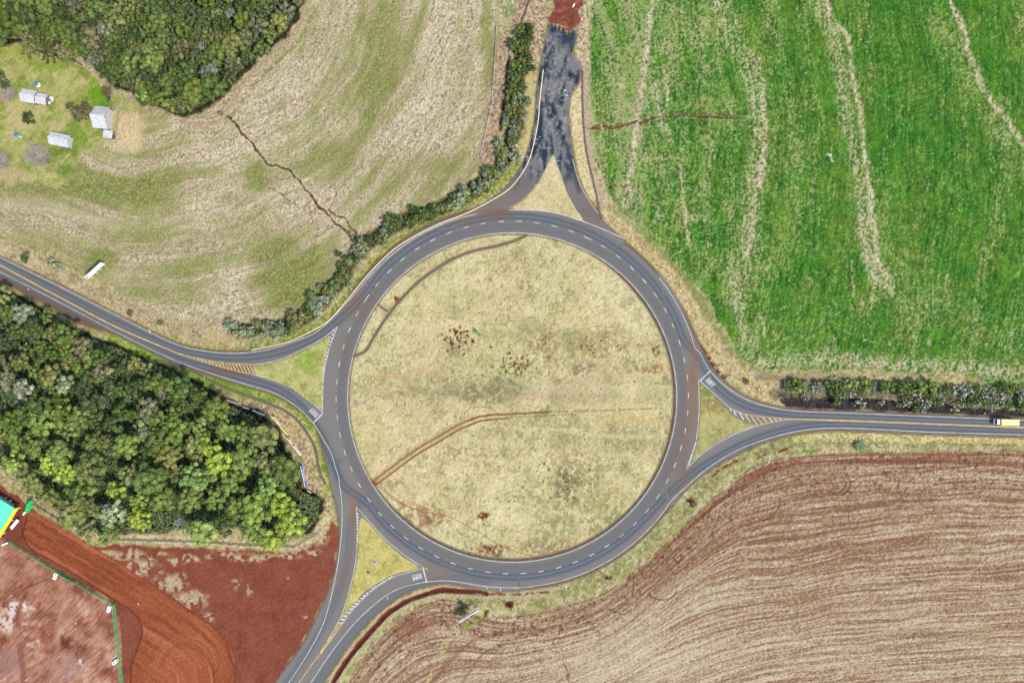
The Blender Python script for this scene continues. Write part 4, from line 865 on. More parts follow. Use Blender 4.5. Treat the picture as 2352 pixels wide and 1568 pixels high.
# farm shrubs and bare trees
plant('round_bush', SHRUB[3], 69, 273, 1.5, 'dark green', 'round clipped dark green bush on the farm lawn', 'bush', None, 1.35)
for i, (x, y, s_) in enumerate(((166,248,1.3),(184,256,1.4),(200,262,1.2),(178,270,1.1),(196,244,1.1))):
    plant('brown_shrub', SHRUB[i % 5], x, y, 1.8, 'olive brown', 'brownish shrub clumped against the tall barn', 'shrub', 'brown shrubs beside the barn', s_)
for x, y, s_, lab in ((92,362,.95,'wide grey leafless tree below the small shed'),(16,212,.8,'pale leafless tree at the left edge above the lawn'),(6,370,.7,'thin leafless tree at the left edge below the lawn')):
    plant('bare_tree', (1, big_bare), x, y, 2, 'greyish', lab, 'tree', 'bare trees around the farm', s_)
for x, y, lab in ((4,178,'dark green tree cut by the left edge'),(14,196,'small dark tree under the pale leafless one')): plant('broadleaf_tree', SMALL[0], x, y, 5, 'deep green', lab, 'tree', None, .9)

# hedge along the north-west of the ring
LM_H = [((560,765),'at the lower end of the roadside hedge'),((680,730),'in the lower part of the roadside hedge'),((780,640),'in the hedge beside the ring'),((860,550),'in the hedge where the gully ends'),((980,490),'in the hedge above the ring'),((1100,430),'in the hedge at the northern junction'),((1150,330),'in the hedge left of the torn road'),((1200,180),'in the upper hedge beside the torn road')]
rs3 = np.random.default_rng(8); hc = cr(HB, 11)
for i, p in enumerate(hc):
    for j in range(2):
        x = p[0]+rs3.normal()*10; y = p[1]+rs3.normal()*10
        if (i+j) % 7 == 6: continue
        up = y < 230; q = rs3.random(); hue = ('deep green' if q < .3 else 'dark green' if q < .6 else 'mid green') if up or (900 < x < 1010) else ('pale blue green' if q < .40 else 'olive' if q < .55 else 'deep green' if q < .72 else 'dark green' if q < .86 else 'greyish')
        plant('hedge_shrub', SHRUB[rs3.integers(4)], x, y, 1.5, hue, hue+' shrub '+near(LM_H, x, y), 'shrub', 'shrubs in the roadside hedge', rs3.uniform(.85, 1.5))
for x, y, s_, lab in ((552,762,1.3,'round silver green bush at the lower end of the hedge'),(742,694,1.3,'silver leaved bush nearest the western junction'),(908,513,1.2,'silver leaved bush above the ring in the hedge'),(836,553,1.1,'silver bush at the mouth of the gully'),(1189,226,1.3,'silver bush beside the torn road'),(1146,328,1.3,'wide silver bush left of the torn road'),(1118,400,1.2,'silver bush above the northern junction')):
    plant('hedge_shrub', SHRUB[2], x, y, 1.5, 'pale blue green', lab, 'shrub', 'shrubs in the roadside hedge', s_)
# hedge above the eastern road
LM_E = [((1800,880),'at the left end of the eastern hedge'),((1900,885),'in the left part of the eastern hedge'),((2020,890),'in the middle left of the eastern hedge'),((2140,900),'in the middle of the eastern hedge'),((2250,905),'in the right part of the eastern hedge'),((2340,915),'at the right end of the eastern hedge')]
for i in range(31):
    x = 1812+i*18+rs3.normal()*3
    for j, yy in enumerate((886, 906) if x < 1900 else (884, 902, 922)):
        y = yy+(x-1900)*.022+rs3.normal()*4; q = rs3.random(); grn = q < (.62 if j == 0 and x < 2150 else .30)
        if j > 0 and x < 2080 and rs3.random() < .55: continue
        if grn: plant('hedge_shrub', SHRUB[rs3.integers(5)], x, y, 1.8, 'deep green' if q < .12 else 'mid green' if q < .3 else 'yellow green', ('leafy green' if q < .3 else 'yellow green')+' shrub '+near(LM_E, x, y), 'shrub', 'shrubs above the eastern road', rs3.uniform(.9, 1.35)*(1.3 if x < 2150 else 1.0))
        else: plant('flowering_shrub', BLOOM[rs3.integers(4)], x, y, 1.8, 'olive' if rs3.random() < .5 else 'greyish', 'white flowering shrub '+near(LM_E, x, y), 'shrub', 'flowering shrubs above the eastern road', rs3.uniform(.7, 1.35))
for x, y, s_, lab, hue in ((1812,886,1.2,'bright round green bush starting the eastern hedge','yellow green'),(1923,896,1.35,'round green bush in front of a white flowering one','yellow green'),(2070,898,1.9,'largest green bush of the eastern hedge','mid green'),(1872,874,.6,'small dark bush between white shrubs of the eastern hedge','deep green'),(1716,876,.7,'lone green tuft left of the eastern hedge','mid green'),(60,592,1.3,'dark green bush above the western road','deep green'),(122,604,1.2,'pale silvery bush above the western road','pale blue green'),(140,612,1.0,'low silvery bush next to the pale one above the western road','pale blue green'),(300,720,.8,'brownish bush on the bank above the western road','olive brown'),(370,742,.8,'grey brown bush on the bank farther down the road','olive brown'),(1060,1404,1.0,'dark green bush behind the lower billboard','dark green'),(1066,1394,1.0,'dark bush touching the lower billboard','dark green')):
    plant('bush', SHRUB[int(x) % 5], x, y, 1.4, hue, lab, 'bush', None, s_)
def band(pts, wd):
    p = cr(pts, 14); t = np.gradient(p, axis=0); t /= np.linalg.norm(t, axis=1)[:, None]; n = np.stack([-t[:, 1], t[:, 0]], 1)*wd/2; return np.vstack([p+n, (p-n)[::-1]])
undergrowth('tall_grass', band([(x, y+4) for x, y in VS], 20), 9000, 5, 'rank straw and olive grass between the ring and the ploughed field', .1, .7, (.26,.25,.14,1), 'grass', (.10,.3))
undergrowth('tall_grass', band(VN, 26), 9000, 6, 'dry straw grass on the bank below the green field', .1, .7, (.36,.29,.16,1), 'grass', (.10,.3))
undergrowth('tall_grass', band([(20,580),(90,606),(200,662),(300,712),(400,758),(500,778),(600,775)], 34), 8000, 7, 'dry tangled grass above the western road', .1, .6, (.32,.27,.17,1), 'grass', (.10,.28))
undergrowth('hedge_undergrowth', band(HB, 22), 16000, 8, 'dark leafy undergrowth along the roadside hedge', .3, 2.0, (.060,.085,.034,1), 'undergrowth', (.12,.4))
undergrowth('hedge_undergrowth', band([(1795,884),(1900,888),(2100,896),(2250,908),(2400,920)], 28), 16000, 9, 'grey green undergrowth of the eastern hedge', .3, 2.0, (.15,.16,.10,1), 'undergrowth', (.12,.4))
# palm on the eastern verge
pm = empty('palm', P3(1972, 1023)); reg(pm, 'low palm with spread green fronds on the eastern verge', 'palm'); mb = MB()
for i in range(12):
    a = i*.55+.2; L_ = 3.2+.5*(i % 3); d = Vector((math.cos(a), math.sin(a), 0)); n_ = Vector((-d.y, d.x, 0)); pr_ = None
    for k in range(7):
        t_ = k/6; c = d*L_*t_+Vector((0, 0, 1.2+1.6*t_-2.2*t_*t_)); wv = n_*(.04+.34*math.sin(PI*min(t_+.12, 1)))
        if pr_: mb.quad(pr_[0], pr_[1], c+wv, c-wv)
        pr_ = (c-wv, c+wv)
mb.build('fronds', mat('palm_green', (.07,.11,.04,1), .6), pm); mb = MB(); mb.tube([(0,0,-.1),(0,0,1.3)], [.22,.16], 8); mb.build('trunk', M['bark'], pm)
SRC3 = True
# ------------------------------------------------------------------ metal, paint and board materials
for nm, c, ro_ in (('galv', (.45,.46,.48,1), .5), ('concrete', (.42,.40,.37,1), .9), ('white', (.80,.80,.78,1), .5), ('black', (.02,.02,.02,1), .5), ('rubber', (.018,.018,.018,1), .8), ('glass', (.015,.018,.02,1), .15),
                   ('yellow', (.80,.62,.02,1), .45), ('red', (.50,.03,.03,1), .5), ('blue', (.03,.04,.42,1), .45), ('green', (.01,.42,.10,1), .5), ('tank_blue', (.04,.15,.36,1), .4), ('wood', (.14,.11,.09,1), .9), ('tin', (.52,.51,.49,1), .6), ('dark', (.045,.045,.05,1), .7),
                   ('cargo', (.86,.66,.22,1), .45), ('fence_green', (.06,.40,.12,1), .55), ('kerb', (.62,.54,.30,1), .8), ('channel', (.115,.085,.06,1), .9), ('turq', (.10,.62,.38,1), .5)):
    M[nm] = mat(nm, c, ro_, .10, 1.5)
def roof_mat():
    m = bpy.data.materials.new('fibre_roof'); m.use_nodes = True; t = m.node_tree; b = t.nodes['Principled BSDF']; b.inputs['Roughness'].default_value = .85
    tc = t.nodes.new('ShaderNodeTexCoord'); n = t.nodes.new('ShaderNodeTexNoise'); n.inputs['Scale'].default_value = 1.1; n.inputs['Detail'].default_value = 7; wv = t.nodes.new('ShaderNodeTexWave'); wv.inputs['Scale'].default_value = 3.0; wv.inputs['Distortion'].default_value = .4
    mp = t.nodes.new('ShaderNodeMapping'); mp.inputs['Scale'].default_value = (.5, 1.6, 1); t.links.new(tc.outputs['Object'], mp.inputs[0]); t.links.new(mp.outputs[0], n.inputs['Vector']); t.links.new(tc.outputs['Object'], wv.inputs['Vector'])
    r_ = t.nodes.new('ShaderNodeValToRGB'); r_.color_ramp.elements[0].position = .30; r_.color_ramp.elements[0].color = (.33,.325,.31,1); r_.color_ramp.elements[1].position = .62; r_.color_ramp.elements[1].color = (.50,.49,.47,1)
    t.links.new(n.outputs['Fac'], r_.inputs[0]); t.links.new(r_.outputs[0], b.inputs['Base Color']); bp = t.nodes.new('ShaderNodeBump'); bp.inputs['Strength'].default_value = .35; t.links.new(wv.outputs['Fac'], bp.inputs['Height']); t.links.new(bp.outputs[0], b.inputs['Normal']); return m
M['roof'] = roof_mat()

# ------------------------------------------------------------------ drains, kerb
def channel(name, pts, wd, label, step=6, z=.20):
    mb = MB(); p = cr(pts, step); q = np.stack([(p[:, 0]-CX)*S, (CY-p[:, 1])*S], 1); t = np.gradient(q, axis=0); t /= np.linalg.norm(t, axis=1)[:, None]; n = np.stack([-t[:, 1], t[:, 0]], 1)
    prof = ((-.5, -.1), (-.5, z), (-.38, z), (-.3, z*.62), (.3, z*.62), (.38, z), (.5, z), (.5, -.1))
    for i in range(len(q)-1):
        for (a, za), (b, zb) in zip(prof, prof[1:]):
            mb.quad((*(q[i]+n[i]*a*wd), za), (*(q[i+1]+n[i+1]*a*wd), za), (*(q[i+1]+n[i+1]*b*wd), zb), (*(q[i]+n[i]*b*wd), zb))
    o = mb.build(name, M['channel']); reg(o, label, 'drain'); return o
channel('drain_channel', CH1, .9, 'long curved concrete drain inside the upper left of the roundabout', 6)
channel('drain_channel', [(867,699),(878,707),(890,714)], .55, 'short straight drain joining the ring to the curved island channel', 3)
channel('drain_channel', [(345,826),(392,835),(440,852),(501,882),(548,901.6),(596,918),(628,931),(660,946),(687,969),(708,998),(723,1028),(730,1062),(736,1087),(748,1112)], 1.25, 'brown drain along the edge of the southern wood', 6)
channel('drain_channel', [(1338,161),(1338,230),(1341,295),(1348,354),(1361,410),(1371,453),(1376,486),(1383,503)], .8, 'drain on the right bank of the torn northern road', 6)
channel('drain_channel', [(1140,453.5),(1133,445),(1126,435)], .5, 'short dark chute from the kerb into the northern hedge', 3); channel('drain_channel', [(577.6,803),(577.8,796),(577,788)], .5, 'short dark chute at the lower end of the kerb', 3)
channel('drain_channel', [(1536,662),(1566,712),(1600,778),(1634,846)], .5, 'thin gutter along the outer edge of the eastern ring', 6, .06)
kb = MB(); KP = [(577.6,803.5),(626,794),(674,780),(748,741.6),(793,694),(837,640.6),(882,593),(926.5,557.5),(1000.7,518),(1075,488.5),(1140,454),(1172,432),(1196,403),(1214,371),(1225,335),(1236,279),(1240,230),(1248,160)]
p = cr(KP, 6); q = np.stack([(p[:, 0]-CX)*S, (CY-p[:, 1])*S], 1); t = np.gradient(q, axis=0); t /= np.linalg.norm(t, axis=1)[:, None]; n = np.stack([-t[:, 1], t[:, 0]], 1)
for i in range(len(q)-1):
    for (a, za), (b, zb) in (((-.19,-.1),(-.19,.20)),((-.19,.20),(.19,.20)),((.19,.20),(.19,-.1))): kb.quad((*(q[i]+n[i]*a), za), (*(q[i+1]+n[i+1]*a), za), (*(q[i+1]+n[i+1]*b), zb), (*(q[i]+n[i]*b), zb))
tag(kb.build('kerb', M['kerb']), kind='structure')
for x, y, dx, dy, lab in ((827,609.5,.62,.45,'ridged concrete step drain below the hedge beside the ring'),(1202,274,1,-.08,'ridged step drain beside the torn northern road')):
    o = empty('step_drain', P3(x, y)); reg(o, lab, 'drain'); an = math.atan2(-dy, dx); u_ = Vector((math.cos(an), math.sin(an), 0)); b0 = MB(); b0.box((0,0,.08), (3.4,2.0,.2), an); b0.build('bed', M['channel'], o)
    for k in range(6): m_ = MB(); c = u_*(-1.4+k*.56); m_.box((c.x, c.y, .30), (.22,1.9,.22), an); m_.build('step', M['concrete'], o)

# ------------------------------------------------------------------ utility poles
for (bx, by, tx, ty, h_, arm, lab) in ((1750,1052,1768.5,1054,9,1.1,'leaning concrete pole with cross-arm left of the palm'),(2018,1027,2046,1028.6,9.6,1.2,'concrete pole with cross-arm right of the palm'),(1589,1155,1605.6,1165.7,9,.0,'concrete pole in a mound of red soil by the ring exit'),(1398,1326,1409,1344.6,9.5,0,'concrete pole in red soil at the bend of the ploughed field'),(1176,1393,1176,1414,10,0,'concrete pole in red soil right of the lower billboard')):
    b = P3(bx, by); t = P3(tx, ty, h_)-b; o = empty('utility_pole', b); reg(o, lab, 'pole', 'concrete poles along the ploughed field'); mb = MB(); mb.tube([(0,0,-.2), t*.5, t], [.24,.19,.14], 8); mb.build('shaft', M['tin'], o, True)
    rad = Vector((b.x, b.y, 0)).normalized(); tg = Vector((-rad.y, rad.x, 0)); L_ = 1.9 if arm else .5; mb = MB(); ang = math.atan2(tg.y, tg.x)+.15; mb.box((t.x, t.y, t.z-.25), (L_*2, .22, .2), ang); mb.build('crossarm', M['tin'], o)
    if arm:
        for s_ in (-.9, 0, .9): mb = MB(); c = t+tg*L_*s_; mb.tube([(c.x, c.y, c.z-.15),(c.x, c.y, c.z+.15)], [.08,.05], 6); mb.build('insulator', M['dark'], o)
    else: mb = MB(); mb.tube([t*.55+rad*.18, t*.72+rad*.18], [.22,.22], 8); mb.build('transformer', M['galv'], o)

# ------------------------------------------------------------------ billboards and hoardings
def board(name, a, b, zb, zt, mface, legs, label, marks=(), group=None, legm='galv', lean=0.0):
    A = P3(a[0], a[1], zb); B = P3(b[0], b[1], zb); A.z = B.z = 0; o = empty(name, (A+B)/2); reg(o, label, 'billboard', group); c0 = (A+B)/2
    u = (B-A); L_ = u.length; u.normalize(); n = Vector((-u.y, u.x, 0)); n = n if n.dot(-c0) > 0 else -n; an = math.atan2(u.y, u.x)
    mb = MB(); mb.box((0, 0, (zb+zt)/2), (L_, .12, zt-zb), an); mb.build('panel', M[mface], o)
    mb = MB()
    for z_ in (zb-.04, zt+.04): mb.box((0, 0, z_), (L_+.1, .2, .09), an)
    mb.build('frame', M['galv' if legm == 'galv' else 'white'], o)
    for k in range(legs):
        t_ = -.5+(k+.5)/legs if legs > 1 else 0; c = u*L_*t_-n*.16; mb = MB(); mb.box((c.x, c.y, zt/2-.1), (.2,.2,zt), an); e = c-n*zt*.35
        mb.tube([(c.x, c.y, zt*.75), (e.x, e.y, 0)], .06, 5); mb.build('leg', M[legm], o)
    for (t0, t1, v0, v1, mm) in marks:
        c = u*L_*((t0+t1)/2-.5)+n*.075; mb = MB(); mb.box((c.x, c.y, zb+(zt-zb)*(v0+v1)/2), (L_*(t1-t0), .03, (zt-zb)*(v1-v0)), an); mb.build('emblem', M[mm], o)
    return o
board('billboard', (203.8,638.8), (240.7,604.8), 2.2, 5.3, 'white', 4, 'large white billboard standing in the stubble above the western road', [(.05,.11,.42,.80,'dark'),(.24,.26,.25,.45,'galv'),(.30,.32,.3,.5,'galv'),(.36,.39,.35,.62,'galv'),(.15,.17,.3,.42,'galv')], 'free-standing billboards', 'white')
board('billboard', (1054.6,1424), (1099.5,1396.5), 3.0, 5.2, 'white', 4, 'slim white billboard seen from behind at the edge of the ploughed field', [(.04,.5,.35,.5,'tin'),(.55,.95,.35,.5,'tin')], 'free-standing billboards', 'white')
board('hoarding', (523.5,918), (548.5,926), 1.0, 2.6, 'tin', 4, 'grey white hoarding farthest up the wood edge', [(.1,.9,.4,.5,'galv')], 'hoardings along the wood')
board('hoarding', (561,933.5), (575,938), 1.0, 2.8, 'red', 3, 'short red hoarding at the wood edge', [(.55,.8,.3,.6,'white')], 'hoardings along the wood')
board('hoarding', (582.5,941.5), (608,953), 1.0, 2.6, 'white', 5, 'long white hoarding between the red and the yellow one', [(.05,.95,.45,.52,'tin')], 'hoardings along the wood')
board('hoarding', (630,956), (664,996), .8, 3.4, 'yellow', 6, 'bright yellow hoarding with black marks at the wood edge', [(.22,.5,.0,.55,'white'),(.52,.56,.2,.8,'black'),(.60,.63,.2,.8,'black'),(.68,.73,.1,.7,'black'),(.8,.84,.3,.7,'black'),(.9,.93,.2,.6,'black')], 'hoardings along the wood', 'white')
board('hoarding', (664,1005), (693.5,1044), .8, 3.2, 'white', 6, 'red and white hoarding between the yellow and the blue one', [(.02,.12,.2,.9,'red'),(.2,.25,.0,.6,'red'),(.32,.48,.1,.95,'red'),(.55,.6,.3,.8,'red'),(.68,.71,.2,.7,'dark')], 'hoardings along the wood', 'white')
board('hoarding', (694,1067), (705,1115), .8, 3.4, 'blue', 6, 'deep blue hoarding with white lettering nearest the ring', [(.2+.07*k, .235+.07*k, .25, .75, 'white') for k in range(8)], 'hoardings along the wood', 'white')
o = empty('white_post', P3(711, 1128)); reg(o, 'short white fallen post below the blue hoarding', 'post'); mb = MB(); mb.tube([(-.8,.6,1.2),(.8,-.6,.3)], .14, 6); mb.build('post', M['white'], o)

# ------------------------------------------------------------------ fences
def fence(name, pts, label, h_, post_every, mpost, mrail, rails, picket=None, r_=.05):
    P_ = [P3(*q) for q in pts]; o = empty(name, P_[0]); reg(o, label, 'fence'); b0 = P_[0]; rl = MB(); pk = MB()
    for a, b in zip(P_, P_[1:]):
        L_ = (b-a).length; n_ = max(1, round(L_/post_every)); an = math.atan2(b.y-a.y, b.x-a.x); c = (a+b)/2-b0
        for z_ in rails: rl.box((c.x, c.y, z_), (L_, r_*1.6, r_*1.6), an)
        for k in range(n_):
            d = a+(b-a)*k/n_-b0; mb = MB(); mb.box((d.x, d.y, h_/2), (r_*2.6, r_*2.6, h_+.1), an); mb.build('post', mpost, o)
        if picket:
            for k in range(int(L_/picket)): d = a+(b-a)*(k*picket/L_)-b0; pk.box((d.x, d.y, h_/2), (.05, .03, h_-.2), an)
    rl.build('rail', mrail, o)
    if picket: pk.build('mesh_infill', mrail, o)
    return o
fence('wire_fence', [(243,1237),(340,1240),(453,1243),(520,1247),(575,1251),(680,1254.6),(734,1222.5)], 'low wire fence with grey posts under the southern wood', 1.5, 4.0, M['galv'], M['dark'], (.4,.8,1.2,1.45))
fence('wire_fence', [(72,1150),(123,1181.6),(150,1196),(193,1213)], 'wire fence between the wood and the haul track', 1.5, 4.0, M['dark'], M['dark'], (.4,.8,1.2,1.45))
fence('green_fence', [(24,1241),(125,1305),(263.7,1387),(272,1470),(283,1568),(288,1600)], 'green mesh fence around the lower left yard', 2.2, 3.0, M['fence_green'], M['fence_green'], (.15,1.1,2.15), .45, .09)
mb = MB(); a = P3(140,1314); b = P3(172,1333); c = (a+b)/2; mb.box((0,0,1.1), ((b-a).length,.1,1.9), math.atan2(b.y-a.y, b.x-a.x)); o = mb.build('green_screen', M['green']); o.location = (c.x, c.y, 0); reg(o, 'solid green screen hung on the green fence', 'screen')
fence('field_fence', [(1141,60),(1138,120),(1130,240),(1110,330),(1104,360)], 'thin pale fence between the stubble and the hedge', 1.2, 5.0, M['tin'], M['tin'], (.5,1.0))
# double boxes beside the green fence
for i, (x, y, an) in enumerate(((128.5,1321.5,1.05),(252,1396.6,1.05),(267,1517.6,.45))):
    o = empty('concrete_box', P3(x, y), an-.0); reg(o, 'white concrete double box with two dark openings beside the green fence, '+('highest' if i == 0 else 'by the fence corner' if i == 1 else 'lowest'), 'concrete box', 'white double boxes by the green fence')
    for s_ in (-1, 1):
        mb = MB(); cx_ = s_*.72; yo = s_*.18
        for (dx, dy, lx, ly) in ((0,.52,1.36,.3),(0,-.52,1.36,.3),(.53,0,.3,.74),(-.53,0,.3,.74)): mb.box((cx_+dx, yo+dy, .5), (lx, ly, 1.0))
        f = mb.build('frame', M['white'], o); mb = MB(); mb.box((cx_, yo, .12), (.76,.74,.2)); mb.build('opening', M['black'], f)
# rubble heaps and small things
def lump(name, x, y, r_, mt, label, cat, n=5, grp=None):
    o = empty(name, P3(x, y)); reg(o, label, cat, grp)
    for k in range(n):
        rs_ = np.random.default_rng(int(x*7+k)); me = leaves = None; mb = MB(); c = (rs_.normal()*r_*.5, rs_.normal()*r_*.5, r_*.2)
        M_ = Matrix.Rotation(rs_.uniform(0, 3), 3, 'Z') @ Matrix.Rotation(rs_.uniform(-.6, .6), 3, 'X'); mb.box(c, (r_*rs_.uniform(.5, .9), r_*rs_.uniform(.4, .7), r_*rs_.uniform(.3, .5)), M=M_); mb.build('chunk', mt, o)
lump('rubble_pile', 1298, 209, .65, M['tin'], 'upper pile of white rubble on the torn road', 'rubble', 6, 'white rubble on the torn road'); lump('rubble_pile', 1301, 219, .6, M['tin'], 'lower pile of white rubble on the torn road', 'rubble', 5, 'white rubble on the torn road')
lump('rubble_pile', 845, 1312, .8, M['dark'], 'dark clump of debris in the southern traffic island', 'rubble', 5); lump('rubble_pile', 1234, 425, .6, M['tin'], 'pale stones on the western lane of the torn road', 'rubble', 4)
lump('timber_pile', 160, 345, 1.1, M['wood'], 'pile of timber at the end of the small shed', 'timber', 7); lump('stone_heap', 250, 226, 1.2, M['dark'], 'dark stone heap where the lawn meets the wood', 'stones', 6)
for i, (x, y) in enumerate(((558,792),(470,868),(1300,1346),(1150,1352),(1120,1350),(2262,949),(1256,390),(345,760),(66,664),(70,690),(240,335),(245,330),(890,1373),(175,1430),(60,1560),(318,1386))): lump('white_stone', x, y, .45, M['white'], 'small white stone or litter on bare ground', 'stone', 2, 'scattered white stones and litter')
o = empty('traffic_cone', P3(1246,237)); reg(o, 'small red cone on the torn northern road', 'cone'); mb = MB(); mb.tube([(0,0,.05),(0,0,1.0)], [.38,.08], 10); mb.build('body', M['red'], o); mb = MB(); mb.box((0,0,.03), (1.0,1.0,.06)); mb.build('base', M['red'], o)
o = empty('white_sack', P3(1317,14), 1.1); reg(o, 'white bulk sack lying on the red soil at the top', 'sack'); mb = MB(); mb.tube([(-.9,0,.3),(-.6,0,.4),(.6,0,.4),(.95,0,.3)], [.2,.38,.4,.16], 10); mb.build('sack_body', M['white'], o, True)
o = empty('drain_grate', P3(860,1289), -.45); reg(o, 'square dark grated pit in the southern traffic island', 'grate'); mb = MB()
for (dx, dy, lx, ly) in ((0,.8,1.9,.22),(0,-.8,1.9,.22),(.84,0,.22,1.38),(-.84,0,.22,1.38)): mb.box((dx, dy, .2), (lx, ly, .3))
mb.build('frame', M['concrete'], o); mb = MB(); [mb.box((-.55+k*.28, 0, .22), (.1,1.38,.06)) for k in range(5)]; mb.build('bars', M['galv'], o); mb = MB(); mb.box((0,0,.12), (1.46,1.38,.06)); mb.build('pit', M['black'], o)
for nm, x0, y0, x1, y1, lab in (('log', 192,151,216,172,'pale fallen log behind the farm lawn'),('plank', 192,297,202,308,'short plank lying on the farm lawn'),('pipe', 62,322,82,332,'thin pipe lying by the lower water tank')):
    a = P3(x0, y0); b = P3(x1, y1); c = (a+b)/2; mb = MB(); mb.tube([(a-c)+Vector((0,0,.25)), (b-c)+Vector((0,0,.2))], .18, 7); o = mb.build(nm, M['pale_bark']); o.location = c; reg(o, lab, nm)

# ------------------------------------------------------------------ farm buildings
def gable(name, x, y, L_, Wd, rot, he, hr, label, cat, over=.35, planks=False, secs=None):
    p = P3(x, y, he); o = empty(name, (p.x, p.y, 0), rot); reg(o, label, cat)
    for si, (ox, oy, l_, w_, e_, r_) in enumerate(secs or [(0,0,L_,Wd,he,hr)]):
        wl_, ww = l_-2*over, w_-2*over; mb = MB(); x0, x1, y0, y1 = ox-wl_/2, ox+wl_/2, oy-ww/2, oy+ww/2; sl_ = (r_-e_)/(w_/2); et = e_+sl_*over; top = r_-.06
        mb.quad((x0,y0,0),(x1,y0,0),(x1,y0,et-.06),(x0,y0,et-.06)); mb.quad((x1,y1,0),(x0,y1,0),(x0,y1,et-.06),(x1,y1,et-.06))
        for xx, s_ in ((x0, -1), (x1, 1)):
            P_ = [(xx,y0,0),(xx,y1,0),(xx,y1,et-.06),(xx,oy,top-.06),(xx,y0,et-.06)]; n0 = len(mb.v); mb.v += P_; mb.f.append(tuple(n0+i for i in ((0,1,2,3,4) if s_ > 0 else (4,3,2,1,0)))); mb.m.append(0)
        wo_ = mb.build('wall', M['wood'], o)
        if planks:
            mb = MB()
            for k in range(int(ww/.42)):
                yy = y0+.2+k*.42; hh_ = et-.15+(top-et)*(1-abs(yy-oy)/(ww/2)); hh_ *= (.86+.14*((k*7) % 5)/4); mb.box((x1+.04, yy, hh_/2), (.06,.26,hh_))
            mb.build('planks', M['tin'], wo_)
        for s_ in (-1, 1):
            mb = MB(); th = .09; rows = 3
            for k in range(rows):
                t0, t1 = k/rows, (k+1)/rows+.02; dz = .035*(rows-1-k)*0+.02*(k % 2)
                ya, yb2 = oy+s_*w_/2*(1-t0), oy+s_*w_/2*(1-min(t1, 1)); za, zb2 = e_+(r_-e_)*t0+.02*k, e_+(r_-e_)*min(t1, 1)+.02*k
                jl = (.12 if (k+si) % 2 else 0); xa, xb = ox-l_/2+jl*.5, ox+l_/2-jl
                v = [(xa,ya,za),(xb,ya,za),(xb,yb2,zb2),(xa,yb2,zb2)]; v2 = [(a, b, c+th) for a, b, c in v]; n0 = len(mb.v); mb.v += v+v2
                for f in ((0,3,2,1),(4,5,6,7),(0,1,5,4),(1,2,6,5),(2,3,7,6),(3,0,4,7)): mb.f.append(tuple(n0+i for i in (f if s_ < 0 else f[::-1]))); mb.m.append(0)
            mb.build('roof', M['roof'], o)
        mb = MB(); mb.box((ox, oy, r_+.12), (l_, .34, .1)); mb.build('ridge_cap', M['tin'], o)
        if si == 0: mb = MB(); mb.box((x1-1.2, y0-.03, 1.0), (1.0,.06,2.0)); mb.build('door', M['dark'], o)
    return o
gable('farmhouse', 78, 223, 11, 5.7, math.radians(-10.5), 2.7, 3.9, 'long pale-roofed farmhouse in two sections at the upper left', 'house', secs=[(-2.4,0,6.6,5.9,2.7,4.0),(3.4,-.1,4.9,4.9,2.45,3.5)])
gable('barn', 233, 270, 6.6, 9.9, math.radians(-6), 3.6, 7.0, 'tall barn with plank end wall and grey roof beside the farm path', 'barn', planks=True)
gable('shed', 137, 321, 9.1, 5.6, math.radians(-12), 2.5, 3.9, 'small grey-roofed shed above the wide leafless tree', 'shed', planks=True)
p = P3(247.5, 308, 2.6); o = empty('lean_to', (p.x, p.y, 0), math.radians(-9)); reg(o, 'little flat-roofed annex at the lower corner of the barn', 'annex'); mb = MB(); mb.box((0,0,1.2), (3.6,3.0,2.4)); mb.build('wall', M['wood'], o)
mb = MB(); mb.box((-.1,0,2.5), (4.0,3.5,.1), M=Matrix.Rotation(.06, 3, 'Y')); mb.build('roof', M['roof'], o); mb = MB(); mb.box((1.83,-.4,1.0), (.06,.9,1.9)); mb.build('door', M['dark'], o)
o = empty('porch_slab', P3(118, 231)); reg(o, 'pale broken porch at the right end of the farmhouse', 'porch'); mb = MB(); [mb.box((math.cos(k*2.1)*.9, math.sin(k*2.3)*1.4, .8+.1*k), (1.3,1.5,.1), k*.7) for k in range(4)]; mb.build('sheets', M['tin'], o); 
for x_, y_ in ((-.8,-1),(.8,-1),(.8,1),(-.8,1)): mb = MB(); mb.box((x_, y_, .45), (.12,.12,.9)); mb.build('post', M['wood'], o)
for x, y, h_, leg, lab in ((36.5,310,3.6,True,'blue water tank on a white pole at the left of the lawn'),(82,192.5,1.2,False,'blue water tank on a white base behind the farmhouse')):
    p = P3(x, y, h_); o = empty('water_tank', (p.x, p.y, 0)); reg(o, lab, 'water tank', 'blue water tanks at the farm'); mb = MB(); mb.tube([(0,0,h_-.9),(0,0,h_-.2),(0,0,h_)], [.66,.86,.9], 16); mb.build('tank', M['tank_blue'], o, False); mb = MB(); mb.tube([(0,0,h_),(0,0,h_+.12),(0,0,h_+.3)], [.95,.86,.25], 16); mb.build('lid', M['tank_blue'], o)
    mb = MB()
    if leg: mb.tube([(.0,.0,-.1),(0,0,h_-1.0)], [.24,.2], 8); mb.box((0,0,h_-.98), (1.3,1.3,.1))
    else: mb.tube([(.35,-.25,0),(.35,-.25,.35)], [1.0,1.0], 14)
    mb.build('stand', M['white'], o)

